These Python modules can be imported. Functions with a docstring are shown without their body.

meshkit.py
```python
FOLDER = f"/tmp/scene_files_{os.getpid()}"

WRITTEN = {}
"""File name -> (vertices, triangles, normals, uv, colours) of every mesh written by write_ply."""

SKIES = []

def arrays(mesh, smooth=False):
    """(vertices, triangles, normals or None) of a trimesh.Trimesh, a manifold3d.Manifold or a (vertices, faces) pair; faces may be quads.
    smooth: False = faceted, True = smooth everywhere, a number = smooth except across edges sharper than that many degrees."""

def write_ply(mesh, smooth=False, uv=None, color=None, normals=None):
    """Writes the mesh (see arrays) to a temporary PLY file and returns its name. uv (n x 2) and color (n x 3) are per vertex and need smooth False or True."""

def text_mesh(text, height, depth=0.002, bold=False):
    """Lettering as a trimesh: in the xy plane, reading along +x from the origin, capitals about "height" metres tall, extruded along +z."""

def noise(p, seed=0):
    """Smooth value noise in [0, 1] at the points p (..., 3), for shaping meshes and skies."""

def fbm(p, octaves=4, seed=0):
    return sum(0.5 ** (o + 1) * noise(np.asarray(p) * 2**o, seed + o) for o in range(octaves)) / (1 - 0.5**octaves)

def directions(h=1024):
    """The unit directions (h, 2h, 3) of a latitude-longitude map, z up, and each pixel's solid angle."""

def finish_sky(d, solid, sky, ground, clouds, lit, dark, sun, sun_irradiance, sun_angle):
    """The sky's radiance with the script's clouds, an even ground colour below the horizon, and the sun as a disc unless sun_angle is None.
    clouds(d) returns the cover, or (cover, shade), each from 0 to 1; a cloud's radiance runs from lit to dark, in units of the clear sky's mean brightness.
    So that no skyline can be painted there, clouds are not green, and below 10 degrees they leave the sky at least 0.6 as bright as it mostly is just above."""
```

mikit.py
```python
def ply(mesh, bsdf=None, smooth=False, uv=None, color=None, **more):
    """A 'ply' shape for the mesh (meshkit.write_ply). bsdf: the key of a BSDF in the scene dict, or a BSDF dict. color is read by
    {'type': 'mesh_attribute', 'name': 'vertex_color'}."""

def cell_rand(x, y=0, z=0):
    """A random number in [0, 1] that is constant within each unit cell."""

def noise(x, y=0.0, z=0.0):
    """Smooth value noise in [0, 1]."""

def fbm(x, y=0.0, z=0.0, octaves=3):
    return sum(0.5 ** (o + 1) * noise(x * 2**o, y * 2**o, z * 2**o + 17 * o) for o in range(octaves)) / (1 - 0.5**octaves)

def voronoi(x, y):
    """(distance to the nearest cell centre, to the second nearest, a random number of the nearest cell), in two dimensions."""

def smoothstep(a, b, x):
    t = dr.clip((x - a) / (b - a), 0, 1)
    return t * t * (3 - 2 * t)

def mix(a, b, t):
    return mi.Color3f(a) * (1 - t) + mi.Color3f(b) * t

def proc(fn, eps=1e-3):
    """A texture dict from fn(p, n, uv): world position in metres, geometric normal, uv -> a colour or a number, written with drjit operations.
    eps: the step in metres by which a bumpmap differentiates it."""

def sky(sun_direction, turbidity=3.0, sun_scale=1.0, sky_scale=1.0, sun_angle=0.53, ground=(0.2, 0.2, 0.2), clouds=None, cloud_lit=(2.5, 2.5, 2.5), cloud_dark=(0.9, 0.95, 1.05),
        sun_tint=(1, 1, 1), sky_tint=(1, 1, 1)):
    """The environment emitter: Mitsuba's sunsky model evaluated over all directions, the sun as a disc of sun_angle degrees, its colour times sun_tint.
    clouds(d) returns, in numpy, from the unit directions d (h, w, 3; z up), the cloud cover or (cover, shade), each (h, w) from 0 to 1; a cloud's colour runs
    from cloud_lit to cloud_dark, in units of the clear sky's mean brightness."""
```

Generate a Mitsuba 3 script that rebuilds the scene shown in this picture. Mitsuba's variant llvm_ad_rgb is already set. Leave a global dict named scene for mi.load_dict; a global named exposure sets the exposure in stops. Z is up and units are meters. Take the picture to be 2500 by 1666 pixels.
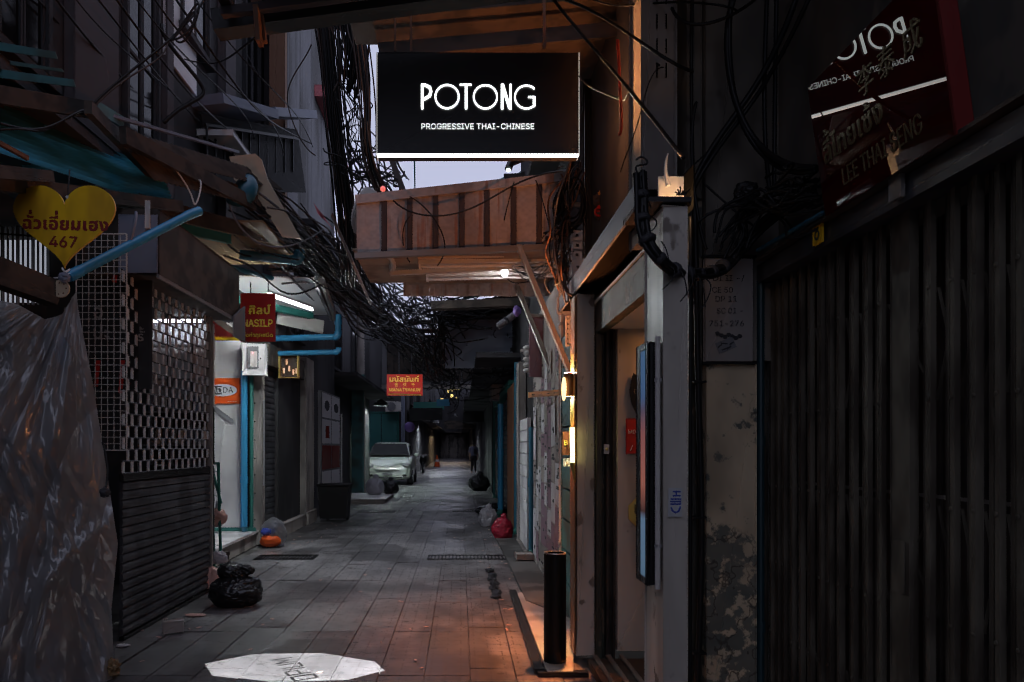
import math, random
import numpy as np, trimesh, shapely, shapely.geometry as sg
import drjit as dr, mitsuba as mi, mikit, meshkit

# ---------------------------------------------------------------- strengths of the sky and lamps, placing of the red board
SKYS = 10.6
DOWNL = 45
SCON = 2800
LETT = 2.2
TUBE = 380
SPOT = 11500
FLOOD = 95
BACKL = 70
COLSP = 14.0
BULB = 80
FARL = 4000
GOBO = 680
BYN = 2.192
BYF = 2.967
BXB = 1.390
BXT = 1.322

# ---------------------------------------------------------------- camera, sky, exposure
H, F, CX, CY = 1.5, 1900.0, 1125.0, 1090.0          # eye height (m); focal length and principal point in photo pixels
T4 = mi.ScalarTransform4f
scene, labels = {}, {}
scene['camera'] = {'type': 'perspective', 'fov': 2 * math.degrees(math.atan(1250 / F)), 'fov_axis': 'x', 'near_clip': 0.05, 'far_clip': 400.0,
                   'principal_point_offset_x': (1250 - CX) / 2500, 'principal_point_offset_y': (833 - CY) / 1666,
                   'to_world': T4().look_at(origin=[0, 0, H], target=[0, 1, H], up=[0, 0, 1])}
scene['sky'] = mikit.sky((0.5, 0.85, 0.16), turbidity=4, sun_scale=0.001, sky_scale=SKYS, sun_angle=12, ground=(0.1, 0.1, 0.1),
                         clouds=lambda d: 1.0, cloud_lit=(0.94, 0.99, 1.32), cloud_dark=(0.8, 0.85, 1.1))
scene['sky']['sampling_weight'] = 6.0
exposure = 0.0

# ---------------------------------------------------------------- helpers
rng = random.Random(7)
V = lambda *a: np.array(a, float)

def at(px, py, Y):
    return V((px - CX) / F * Y, Y, H - (py - CY) / F * Y)

def ground(px, py, z=0.0):
    return at(px, py, (H - z) * F / (py - CY))

def unit(a):
    a = np.asarray(a, float)
    return a / max(np.linalg.norm(a), 1e-12)

_n = {}
def fresh(name):
    k = _n.get(name, 0)
    _n[name] = k + 1
    return name if k == 0 else f'{name}_{k:03d}'

def thing(name, label, cat, group=None):
    k = fresh(name)
    labels[k] = {'label': label, 'category': cat}
    if group:
        labels[k]['group'] = group
    return k

def light(rgb, power, w=None):
    e = {'type': 'area', 'radiance': {'type': 'rgb', 'value': [float(c * power) for c in rgb]}}
    if w is not None:
        e['sampling_weight'] = float(w)
    return e

def _shape(mesh, mat, smooth, emit):
    more = {'emitter': emit} if emit else {}
    return mikit.ply(mesh, mat, smooth=smooth, **more)

def part(parent, name, mesh, mat, smooth=False, label=None, emit=None, kind=None):
    k = fresh(parent + '__' + name)
    scene[k] = _shape(mesh, mat, smooth, emit)
    if label or kind:
        labels[k] = {}
        if label: labels[k]['label'] = label
        if kind: labels[k]['kind'] = kind
    return k

def solo(name, mesh, mat, label, cat, group=None, smooth=False, emit=None, kind=None):
    k = thing(name, label, cat, group)
    if kind: labels[k]['kind'] = kind
    scene[k] = _shape(mesh, mat, smooth, emit)
    return k

def setting(name, mesh, mat, label, cat='ground', smooth=False):
    k = fresh(name)
    labels[k] = {'label': label, 'category': cat, 'kind': 'structure'}
    scene[k] = _shape(mesh, mat, smooth, None)
    return k

def cat(*ms):
    ms = [m for m in ms if m is not None]
    n, vs, fs = 0, [], []
    for m in ms:
        v, f = (np.asarray(m.vertices), np.asarray(m.faces)) if hasattr(m, 'vertices') else m
        vs.append(v); fs.append(np.asarray(f) + n); n += len(v)
    return np.vstack(vs), np.vstack(fs)

_c24 = np.array([[sx * (1 if a != 0 else 0.8), sy * (1 if a != 1 else 0.8), sz * (1 if a != 2 else 0.8)] for sx in (-1, 1) for sy in (-1, 1) for sz in (-1, 1) for a in range(3)])
_c24i = np.array([[a != 0, a != 1, a != 2] for _ in range(8) for a in range(3)], float)
_h = trimesh.convex.convex_hull(_c24)
_map = [int(np.argmin(np.linalg.norm(_c24 - v, axis=1))) for v in _h.vertices]
_c24f = np.array(_map)[_h.faces]
_sg24 = np.sign(_c24)
_8 = np.array([[x, y, z] for x in (-1, 1) for y in (-1, 1) for z in (-1, 1)], float)
_8f = np.array([[0, 1, 3], [0, 3, 2], [4, 6, 7], [4, 7, 5], [0, 4, 5], [0, 5, 1], [2, 3, 7], [2, 7, 6], [0, 2, 6], [0, 6, 4], [1, 5, 7], [1, 7, 3]])

def _cb(h, c):
    h = np.asarray(h, float)
    c = min(c, h.min() * 0.6)
    return (_8 * h, _8f) if c <= 0 else (_sg24 * h - _sg24 * _c24i * c, _c24f)

def box(x0, x1, y0, y1, z0, z1, c=0.004):
    v, f = _cb([abs(x1 - x0) / 2, abs(y1 - y0) / 2, abs(z1 - z0) / 2], c)
    return v + V((x0 + x1) / 2, (y0 + y1) / 2, (z0 + z1) / 2), f

def obox(o, ex, ey, ez, hx, hy, hz, c=0.003):
    v, f = _cb([hx, hy, hz], c)
    R = np.stack([unit(ex), unit(ey), unit(ez)])
    if np.linalg.det(R) < 0: f = f[:, ::-1]
    return v @ R + np.asarray(o, float), f

def bar(p0, p1, w, h=None, up=(0, 0, 1), c=0.003):
    p0, p1 = np.asarray(p0, float), np.asarray(p1, float)
    d = unit(p1 - p0)
    if abs(np.dot(d, unit(up))) > 0.98: up = (0, 1, 0)
    s = unit(np.cross(d, up)); u = np.cross(s, d)
    return obox((p0 + p1) / 2, d, s, u, np.linalg.norm(p1 - p0) / 2, w / 2, (h or w) / 2, c)

def tube(pts, r, sides=7, cap=True):
    p = np.asarray(pts, float)
    n = len(p)
    t = np.gradient(p, axis=0); t /= np.linalg.norm(t, axis=1, keepdims=True) + 1e-12
    a = np.zeros_like(p)
    ref = V(0, 0, 1) if abs(t[0][2]) < 0.9 else V(1, 0, 0)
    a[0] = unit(np.cross(t[0], ref))
    for i in range(1, n):
        q = a[i - 1] - t[i] * np.dot(a[i - 1], t[i])
        a[i] = unit(q)
    b = np.cross(t, a)
    ang = np.arange(sides) * 2 * np.pi / sides
    rr = np.broadcast_to(np.asarray(r, float), (n,))
    v = p[:, None] + rr[:, None, None] * (np.cos(ang)[None, :, None] * a[:, None] + np.sin(ang)[None, :, None] * b[:, None])
    i, j = np.meshgrid(np.arange(n - 1), np.arange(sides), indexing='ij')
    q = np.stack([i * sides + j, i * sides + (j + 1) % sides, (i + 1) * sides + (j + 1) % sides, (i + 1) * sides + j], -1).reshape(-1, 4)
    f = np.vstack([q[:, [0, 1, 2]], q[:, [0, 2, 3]]])
    v = v.reshape(-1, 3)
    if cap:
        k = len(v)
        v = np.vstack([v, p[:1], p[-1:]])
        jj = np.arange(sides)
        f = np.vstack([f, np.stack([jj * 0 + k, (jj + 1) % sides, jj], 1), np.stack([jj * 0 + k + 1, (n - 1) * sides + jj, (n - 1) * sides + (jj + 1) % sides], 1)])
    return v, f

def spline(pts, n=24):
    p = np.asarray(pts, float)
    if len(p) == 2:
        t = np.linspace(0, 1, n)[:, None]
        return p[0] * (1 - t) + p[1] * t
    from scipy.interpolate import CubicSpline
    s = np.r_[0, np.cumsum(np.sqrt(np.linalg.norm(np.diff(p, axis=0), axis=1)))]
    return CubicSpline(s, p)(np.linspace(0, s[-1], n))

def sag(p0, p1, d, n=18, sway=0.0):
    t = np.linspace(0, 1, n)[:, None]
    p = np.asarray(p0) * (1 - t) + np.asarray(p1) * t
    p[:, 2] -= 4 * d * (t * (1 - t))[:, 0]
    if sway: p[:, 0] += sway * np.sin(t[:, 0] * math.pi)
    return p

def poly_mesh(shape, depth):
    return cat(*[trimesh.creation.extrude_polygon(g, depth, engine='earcut') for g in getattr(shape, 'geoms', [shape]) if g.area > 1e-9])

def place(mesh, o, ex, ey):
    v, f = (np.asarray(mesh.vertices), np.asarray(mesh.faces)) if hasattr(mesh, 'vertices') else (np.asarray(mesh[0], float), np.asarray(mesh[1]))
    ex, ey = np.asarray(ex, float), np.asarray(ey, float)
    ez = unit(np.cross(ex, ey))
    return v[:, :1] * ex + v[:, 1:2] * ey + v[:, 2:3] * ez + np.asarray(o, float), f

def plate(pts2, depth, o, ex=(1, 0, 0), ey=(0, 0, 1)):
    return place(poly_mesh(sg.Polygon(pts2) if not hasattr(pts2, 'area') else pts2, depth), o, ex, ey)

def words(s, height, o, ex=(1, 0, 0), ey=(0, 0, 1), bold=False, width=None, depth=0.003):
    m = meshkit.text_mesh(s, height, depth, bold=bold)
    v = np.asarray(m.vertices).copy()
    lo, hi = v.min(0), v.max(0)
    v[:, 0] -= (lo[0] + hi[0]) / 2
    if width: v[:, 0] *= width / (hi[0] - lo[0])
    return place((v, np.asarray(m.faces)), o, ex, ey)

def lathe(prof, o, ez=(0, 0, 1), n=24):
    prof = np.asarray(prof, float)
    ez = unit(ez); ex = unit(np.cross(ez, V(0, 1, 0) if abs(ez[1]) < 0.9 else V(1, 0, 0))); ey = np.cross(ez, ex)
    a = np.arange(n) * 2 * np.pi / n
    v = (prof[:, 0][:, None, None] * (np.cos(a)[None, :, None] * ex + np.sin(a)[None, :, None] * ey) + prof[:, 1][:, None, None] * ez).reshape(-1, 3) + np.asarray(o, float)
    i, j = np.meshgrid(np.arange(len(prof) - 1), np.arange(n), indexing='ij')
    q = np.stack([i * n + j, i * n + (j + 1) % n, (i + 1) * n + (j + 1) % n, (i + 1) * n + j], -1).reshape(-1, 4)
    return v, np.vstack([q[:, [0, 1, 2]], q[:, [0, 2, 3]]])

def cyl(p0, p1, r, n=16):
    return tube([p0, p1], r, n)

def sheet(fn, nu, nv):
    u, w = np.meshgrid(np.linspace(0, 1, nu), np.linspace(0, 1, nv), indexing='ij')
    v = fn(u.ravel(), w.ravel())
    i, j = np.meshgrid(np.arange(nu - 1), np.arange(nv - 1), indexing='ij')
    q = np.stack([i * nv + j, (i + 1) * nv + j, (i + 1) * nv + j + 1, i * nv + j + 1], -1).reshape(-1, 4)
    return v, np.vstack([q[:, [0, 1, 2]], q[:, [0, 2, 3]]])

def corrugated(c00, c10, c01, pitch=0.08, amp=0.012, nv=2, thick=0.0, square=False):
    """A sheet from corner c00 along u to c10 and along w to c01, the ribs run along w."""
    c00, c10, c01 = (np.asarray(c, float) for c in (c00, c10, c01))
    eu, ew = c10 - c00, c01 - c00
    L = np.linalg.norm(eu)
    n = unit(np.cross(eu, ew))
    nu = int(L / pitch * 8) + 2
    def fn(u, w):
        ph = u * L / pitch * 2 * math.pi
        h = np.clip(3 * np.cos(ph), -1, 1) if square else np.cos(ph)
        return c00 + u[:, None] * eu + w[:, None] * ew + n * (amp * h)[:, None]
    return sheet(fn, nu, nv)

def blob(o, r, seed=0, amp=0.25, freq=2.0, sub=4, flat=0.0, crease=0.0):
    m = trimesh.creation.icosphere(subdivisions=sub, radius=1.0)
    v = np.asarray(m.vertices).copy()
    d = meshkit.fbm(v * freq + 13.7 * seed + 5, 4, seed) - 0.5
    s = 1 + amp * 2 * d
    if crease: s = s + crease * (np.abs(meshkit.fbm(v * freq * 2.3 + 3, 3, seed + 9) - 0.5) * -4 + 0.5)
    v = v * s[:, None] * np.asarray(r)
    if flat: v[:, 2] = np.maximum(v[:, 2], -np.asarray(r)[2] * flat)
    return v + np.asarray(o, float), np.asarray(m.faces)

# ---------------------------------------------------------------- materials
def mat(name, rgb, rough=0.6, metallic=0.0, spec=0.5, **kw):
    scene[name] = {'type': 'twosided', 'b': {'type': 'principled', 'base_color': {'type': 'rgb', 'value': list(rgb)} if not isinstance(rgb, dict) else rgb,
                                             'roughness': rough, 'metallic': metallic, 'specular': spec, **kw}}

def worn(a, b, sc=2.0, streak=1.0, lo=0.4, hi=0.65, c=None, csc=9.0, clo=0.62, chi=0.72):
    """Base colour a, dirt colour b in cloudy patches (stretched downward by streak), chips of colour c."""
    def fn(p, n, uv):
        k = mikit.fbm(p.x * sc + 11, p.y * sc, p.z * sc / streak, 4)
        col = mikit.mix(a, b, mikit.smoothstep(lo, hi, k))
        if c is not None:
            q = mikit.fbm(p.x * csc, p.y * csc + 5, p.z * csc * 0.6, 4)
            col = mikit.mix(col, c, mikit.smoothstep(clo, chi, q))
        return col
    return mikit.proc(fn)

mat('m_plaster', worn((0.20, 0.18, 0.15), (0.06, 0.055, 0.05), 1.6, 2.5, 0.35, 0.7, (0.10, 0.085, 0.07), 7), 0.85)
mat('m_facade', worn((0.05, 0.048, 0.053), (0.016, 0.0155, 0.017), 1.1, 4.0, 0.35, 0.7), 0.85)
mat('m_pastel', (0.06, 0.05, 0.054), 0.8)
mat('m_link', (0.74, 0.76, 0.78), 0.35, 0.3)
mat('m_dull_gold', (0.12, 0.085, 0.04), 0.55, 0.5)
mat('m_step', worn((0.46, 0.44, 0.43), (0.3, 0.28, 0.27), 3.0, 1.0), 0.3)
mat('m_bin', (0.006, 0.006, 0.006), 0.45, 0.0, 0.25)
def _pillar(p, n, uv):
    k = mikit.fbm(p.x * 5 + 3, p.y * 5, p.z * 2.2, 4)
    col = mikit.mix((0.60, 0.48, 0.32), (0.38, 0.30, 0.20), mikit.smoothstep(0.3, 0.7, k))
    reg = mikit.fbm(p.x * 4.0 + 9, p.y * 4, p.z * 2.4 + 2, 3) - 0.07 * mikit.smoothstep(0.9, 1.8, p.z)
    q = mikit.fbm(p.x * 26, p.y * 26 + 5, p.z * 20, 5)
    chip = mikit.smoothstep(0.49, 0.57, q * 0.55 + reg * 0.5)
    g = mikit.mix((0.08, 0.095, 0.085), (0.22, 0.20, 0.15), mikit.fbm(p.x * 9, p.y * 9, p.z * 9 + 7, 3))
    crack = mikit.smoothstep(0.035, 0.0, dr.abs(mikit.fbm(p.x * 11, p.y * 11, p.z * 8, 4) - 0.5)) * mikit.smoothstep(0.45, 0.6, reg + 0.05)
    return mikit.mix(mikit.mix(col, g, chip), (0.05, 0.04, 0.03), crack * 0.8)
mat('m_pillar', mikit.proc(_pillar), 0.8)
mat('m_concrete', worn((0.30, 0.27, 0.25), (0.13, 0.115, 0.11), 4.0, 3.0, 0.35, 0.75), 0.8)
def _tin(p, n, uv):
    k = mikit.fbm(p.x * 2.5 + 11, p.y * 2.5, p.z * 0.5, 4)
    col = mikit.mix((0.44, 0.40, 0.38), (0.21, 0.17, 0.15), mikit.smoothstep(0.35, 0.75, k))
    run = mikit.fbm(p.x * 22, p.y * 22, p.z * 0.9, 3)                       # rust runs and water marks straight down
    col = mikit.mix(col, (0.30, 0.13, 0.06), 0.75 * mikit.smoothstep(0.56, 0.70, run) * mikit.smoothstep(0.35, 0.6, mikit.fbm(p.x * 3, p.y * 3, p.z * 1.5 + 4, 3)))
    return col * (0.8 + 0.4 * mikit.fbm(p.x * 30, p.y * 30, p.z * 30, 2))
mat('m_tin', mikit.proc(_tin), 0.45, 0.15)
mat('m_teal', worn((0.05, 0.17, 0.18), (0.05, 0.08, 0.07), 3.0, 1.0, 0.35, 0.7), 0.6)
mat('m_darkwood', worn((0.06, 0.045, 0.035), (0.025, 0.02, 0.017), 5.0, 1.0), 0.7)
mat('m_board', worn((0.36, 0.27, 0.20), (0.20, 0.14, 0.10), 4.0, 2.0), 0.65)
mat('m_oldgreen', worn((0.075, 0.10, 0.07), (0.03, 0.03, 0.022), 4.0, 6.0, 0.4, 0.6, (0.16, 0.12, 0.08), 12, 0.62, 0.7), 0.55)
mat('m_white_metal', worn((0.60, 0.555, 0.49), (0.40, 0.365, 0.32), 5.0, 7.0, 0.38, 0.72, (0.20, 0.17, 0.14), 12.0, 0.66, 0.74), 0.38, 0.0, 0.45)
mat('m_whitewall', worn((0.62, 0.61, 0.60), (0.42, 0.41, 0.42), 2.0, 2.0, 0.45, 0.8), 0.5)
mat('m_slat', worn((0.10, 0.105, 0.12), (0.055, 0.057, 0.066), 3.0, 1.0), 0.42, 0.5)
mat('m_gate', worn((0.12, 0.105, 0.08), (0.05, 0.04, 0.03), 9.0, 3.0, 0.35, 0.65), 0.75, 0.0, 0.3)
mat('m_dark', (0.018, 0.018, 0.019), 0.7)
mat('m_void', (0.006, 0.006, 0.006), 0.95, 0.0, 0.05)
mat('m_cable', (0.012, 0.012, 0.013), 0.45, 0.0, 0.28)
mat('m_cable_brown', (0.045, 0.03, 0.025), 0.5)
mat('m_cable_grey', (0.12, 0.12, 0.13), 0.5)
mat('m_cable_red', (0.35, 0.02, 0.012), 0.45)
mat('m_black_metal', (0.012, 0.012, 0.013), 0.35, 0.3)
mat('m_steel', (0.42, 0.42, 0.43), 0.35, 0.8)
mat('m_bare', (0.30, 0.28, 0.26), 0.45, 0.6)
mat('m_rust', (0.17, 0.08, 0.045), 0.7)
mat('m_pvc', (0.035, 0.24, 0.45), 0.28)
mat('m_pvc_dark', (0.02, 0.11, 0.17), 0.4)
mat('m_pipe_teal', (0.008, 0.035, 0.045), 0.5)
mat('m_green', (0.02, 0.13, 0.11), 0.55)
mat('m_door_green', (0.045, 0.20, 0.19), 0.5)
mat('m_white', (0.72, 0.72, 0.73), 0.4)
mat('m_offwhite', (0.55, 0.53, 0.50), 0.5)
mat('m_cream', (0.50, 0.38, 0.26), 0.5)
mat('m_grey', (0.16, 0.16, 0.17), 0.55)
mat('m_bluegrey', (0.17, 0.19, 0.25), 0.5)
mat('m_yellow', worn((0.86, 0.52, 0.015), (0.62, 0.34, 0.02), 6.0, 3.0, 0.4, 0.75), 0.35)
mat('m_red_letter', (0.22, 0.012, 0.012), 0.5)
mat('m_sign_red', worn((0.40, 0.018, 0.012), (0.24, 0.012, 0.01), 3.0, 2.0), 0.35)
mat('m_red_dark', (0.13, 0.010, 0.009), 0.4)
mat('m_clad', worn((0.20, 0.20, 0.215), (0.10, 0.098, 0.10), 2.0, 6.0), 0.55, 0.2)
mat('m_yellow_letter', (0.90, 0.72, 0.08), 0.4)
mat('m_bronze', (0.16, 0.09, 0.04), 0.4, 0.6)
mat('m_gold', (0.80, 0.58, 0.20), 0.28, 0.9)
mat('m_brass', (0.72, 0.62, 0.22), 0.22, 0.85)
mat('m_orange', (0.72, 0.10, 0.015), 0.35)
mat('m_red_gloss', (0.50, 0.02, 0.015), 0.15)
mat('m_blue_print', (0.03, 0.055, 0.30), 0.5)
mat('m_tape', (0.42, 0.43, 0.45), 0.35)
mat('m_stone', worn((0.62, 0.60, 0.60), (0.45, 0.43, 0.43), 3.0, 1.0), 0.25)
mat('m_purple', (0.24, 0.15, 0.45), 0.4)
mat('m_pink', (0.55, 0.16, 0.18), 0.6)
mat('m_mauve', (0.19, 0.12, 0.15), 0.7)
mat('m_brownpanel', (0.16, 0.10, 0.045), 0.6)
mat('m_glass_dark', (0.006, 0.006, 0.007), 0.08, 0.0, 0.12)
mat('m_bin_bag', (0.010, 0.010, 0.011), 0.22)
mat('m_bag_red', (0.30, 0.012, 0.03), 0.3)
mat('m_bag_white', (0.34, 0.33, 0.36), 0.32)
mat('m_bag_pink', (0.55, 0.33, 0.28), 0.4)
mat('m_car', (0.52, 0.54, 0.50), 0.2, 0.35, 0.6, clearcoat=1.0, clearcoat_gloss=0.95)
mat('m_skin', (0.42, 0.27, 0.19), 0.55)
mat('m_shirt', (0.20, 0.22, 0.32), 0.8)
mat('m_trousers', (0.02, 0.02, 0.025), 0.8)
mat('m_paper', (0.42, 0.41, 0.42), 0.7)
mat('m_ink', (0.03, 0.03, 0.035), 0.7)
mat('m_lamp', (0.8, 0.8, 0.8), 0.5)
mat('m_litter', (0.50, 0.30, 0.25), 0.5)
mat('m_amber', (0.45, 0.20, 0.04), 0.6)
scene['m_red_acrylic'] = {'type': 'twosided', 'b': {'type': 'plastic', 'diffuse_reflectance': {'type': 'rgb', 'value': [0.06, 0.004, 0.004]}, 'int_ior': 1.6}}
scene['m_black_acrylic'] = {'type': 'twosided', 'b': {'type': 'roughplastic', 'diffuse_reflectance': {'type': 'rgb', 'value': [0.008, 0.007, 0.007]}, 'int_ior': 1.5, 'alpha': 0.15}}
scene['m_film'] = {'type': 'principledthin', 'base_color': {'type': 'rgb', 'value': [0.62, 0.62, 0.64]}, 'roughness': 0.19, 'spec_trans': 0.66, 'diff_trans': 0.9, 'eta': 2.0}
scene['m_clear_bag'] = {'type': 'principledthin', 'base_color': {'type': 'rgb', 'value': [0.85, 0.85, 0.87]}, 'roughness': 0.1, 'spec_trans': 0.9, 'diff_trans': 1.0, 'eta': 1.5}
scene['m_blue_sheet'] = {'type': 'principledthin', 'base_color': mikit.proc(lambda p, n, uv: mikit.mix((0.28, 0.78, 0.95), (0.14, 0.40, 0.38), mikit.smoothstep(0.35, 0.65, mikit.fbm(p.x * 3, p.y * 1.2, p.z * 3, 3)))), 'roughness': 0.5, 'spec_trans': 0.0, 'diff_trans': 1.8}
scene['m_pane'] = {'type': 'thindielectric', 'int_ior': 1.5}

def _slab_col(p, n, uv):
    k = mikit.fbm(p.x * 1.7, p.y * 1.7, 0.0, 4)
    q = mikit.fbm(p.x * 14, p.y * 14, 3.0, 3)
    r = mikit.cell_rand(dr.floor((p.x + 0.24) / 0.3), dr.floor(p.y / 1.2), 1)
    col = mikit.mix((0.185, 0.175, 0.18), (0.095, 0.09, 0.094), mikit.smoothstep(0.3, 0.72, k))
    col = col * (0.86 + 0.16 * r) * (0.75 + 0.5 * q)
    w = mikit.fbm(p.x * 0.9 + 20, p.y * 0.55, 5.0, 4)                       # old spills and a worn dirty walking line
    col = mikit.mix(col, (0.045, 0.042, 0.042), 0.75 * mikit.smoothstep(0.56, 0.64, w))
    d, d2, c = mikit.voronoi(p.x * 2.6, p.y * 2.6)                          # trodden gum
    col = mikit.mix(col, (0.04, 0.04, 0.042), 0.8 * mikit.smoothstep(0.075, 0.05, d) * mikit.smoothstep(0.45, 0.5, c))
    gx, gy = dr.abs(p.x * 10 - dr.round(p.x * 10)), dr.abs(p.y * 10 - dr.round(p.y * 10))
    line = mikit.smoothstep(0.09, 0.0, dr.minimum(gx, gy)) * mikit.smoothstep(0.4, 0.6, mikit.noise(p.x * 30, p.y * 30, 2.0))
    e1, e2, ec = mikit.voronoi(p.x * 1.15 + 3 + 0.25 * q, p.y * 0.8 + 0.25 * k)       # cracks through some slabs
    col = mikit.mix(col, (0.03, 0.028, 0.028), 0.85 * mikit.smoothstep(0.022, 0.006, e2 - e1) * mikit.smoothstep(0.55, 0.6, ec))
    return mikit.mix(col, (0.05, 0.045, 0.045), line * 0.7)
def _slab_h(p, n, uv):
    gx, gy = dr.abs(p.x * 10 - dr.round(p.x * 10)), dr.abs(p.y * 10 - dr.round(p.y * 10))
    return 0.5 * mikit.fbm(p.x * 25, p.y * 25, 0.0, 3) + 0.5 * mikit.smoothstep(0.0, 0.12, dr.minimum(gx, gy))
def _slab_rough(p, n, uv):
    return 0.24 + 0.32 * mikit.smoothstep(0.35, 0.65, mikit.fbm(p.x * 1.3 + 4, p.y * 1.3, 0.0, 3))
scene['m_slab'] = {'type': 'twosided', 'b': {'type': 'bumpmap', 'arbitrary': mikit.proc(_slab_h, 2e-3), 'scale': 0.002,
                   'bsdf': {'type': 'principled', 'base_color': mikit.proc(_slab_col), 'roughness': mikit.proc(_slab_rough), 'specular': 0.5}}}
mat('m_ground', worn((0.11, 0.105, 0.10), (0.05, 0.047, 0.045), 2.5, 1.0), 0.6)

# ---------------------------------------------------------------- the ground
gm = sheet(lambda u, w: np.stack([-40 + 80 * u, -30 + 260 * w, np.full_like(u, -0.014)], 1), 20, 60)
setting('ground', gm, 'm_ground', 'worn dark concrete floor of the alley running into the distance')
r_ = np.random.default_rng(3)
for j in range(19):                                      # paving slabs, each a piece of the ground
    for i in range(13):
        x0 = -0.24 - 0.3 * 9 + 0.3 * i
        y0 = 2.7 + 1.2 * j + (0.16 if i % 3 == 1 else 0.0)
        if y0 > 10.1 and y0 < 10.5 and (x0 < -1.9 or x0 > -0.5): continue
        t = r_.normal(0, 0.0012, 4)
        v, f = box(x0 + 0.002, x0 + 0.298, y0 + 0.0022, y0 + 1.1978, -0.05, 0.0, 0.002)
        top = v[:, 2] > -0.02
        v = v.copy(); v[top, 2] += t[0] + t[1] * (v[top, 0] - x0) * 4 + t[2] * (v[top, 1] - y0)
        part('ground', 'paving_slab', (v, f), 'm_slab')
far = sheet(lambda u, w: np.stack([-3.2 + 4.3 * u, 25.6 + 70 * w, np.full_like(u, 0.0)], 1), 8, 60)
setting('pavement', far, 'm_slab', 'far stretch of the paved alley fading into shade')

def grate(x0, x1, y, label, n=14):
    k = thing('drain_grate', label, 'drain grate')
    part(k, 'frame', cat(box(x0, x1, y, y + .03, -.01, .012), box(x0, x1, y + .37, y + .40, -.01, .012), box(x0, x0 + .03, y, y + .4, -.01, .012), box(x1 - .03, x1, y, y + .4, -.01, .012)), 'm_black_metal')
    part(k, 'pit', box(x0, x1, y, y + .4, -.013, -.006, 0), 'm_void')
    for i in range(n):
        x = x0 + .03 + (x1 - x0 - .06) * (i + .5) / n
        part(k, 'bar', box(x - .012, x + .012, y + .03, y + .37, -.008, .009), 'm_black_metal')
grate(-2.75, -1.95, 10.3, 'dark iron drain grate on the left of the paving beside the striped bag', 16)
grate(-0.45, 0.66, 10.3, 'long dark iron drain grate across the right of the paving', 22)
grate(-2.35, -1.5, 17.6, 'distant drain grate on the left beyond the black bin', 10)
grate(-0.2, 0.5, 17.9, 'distant short drain grate by the right wall', 8)

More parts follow.
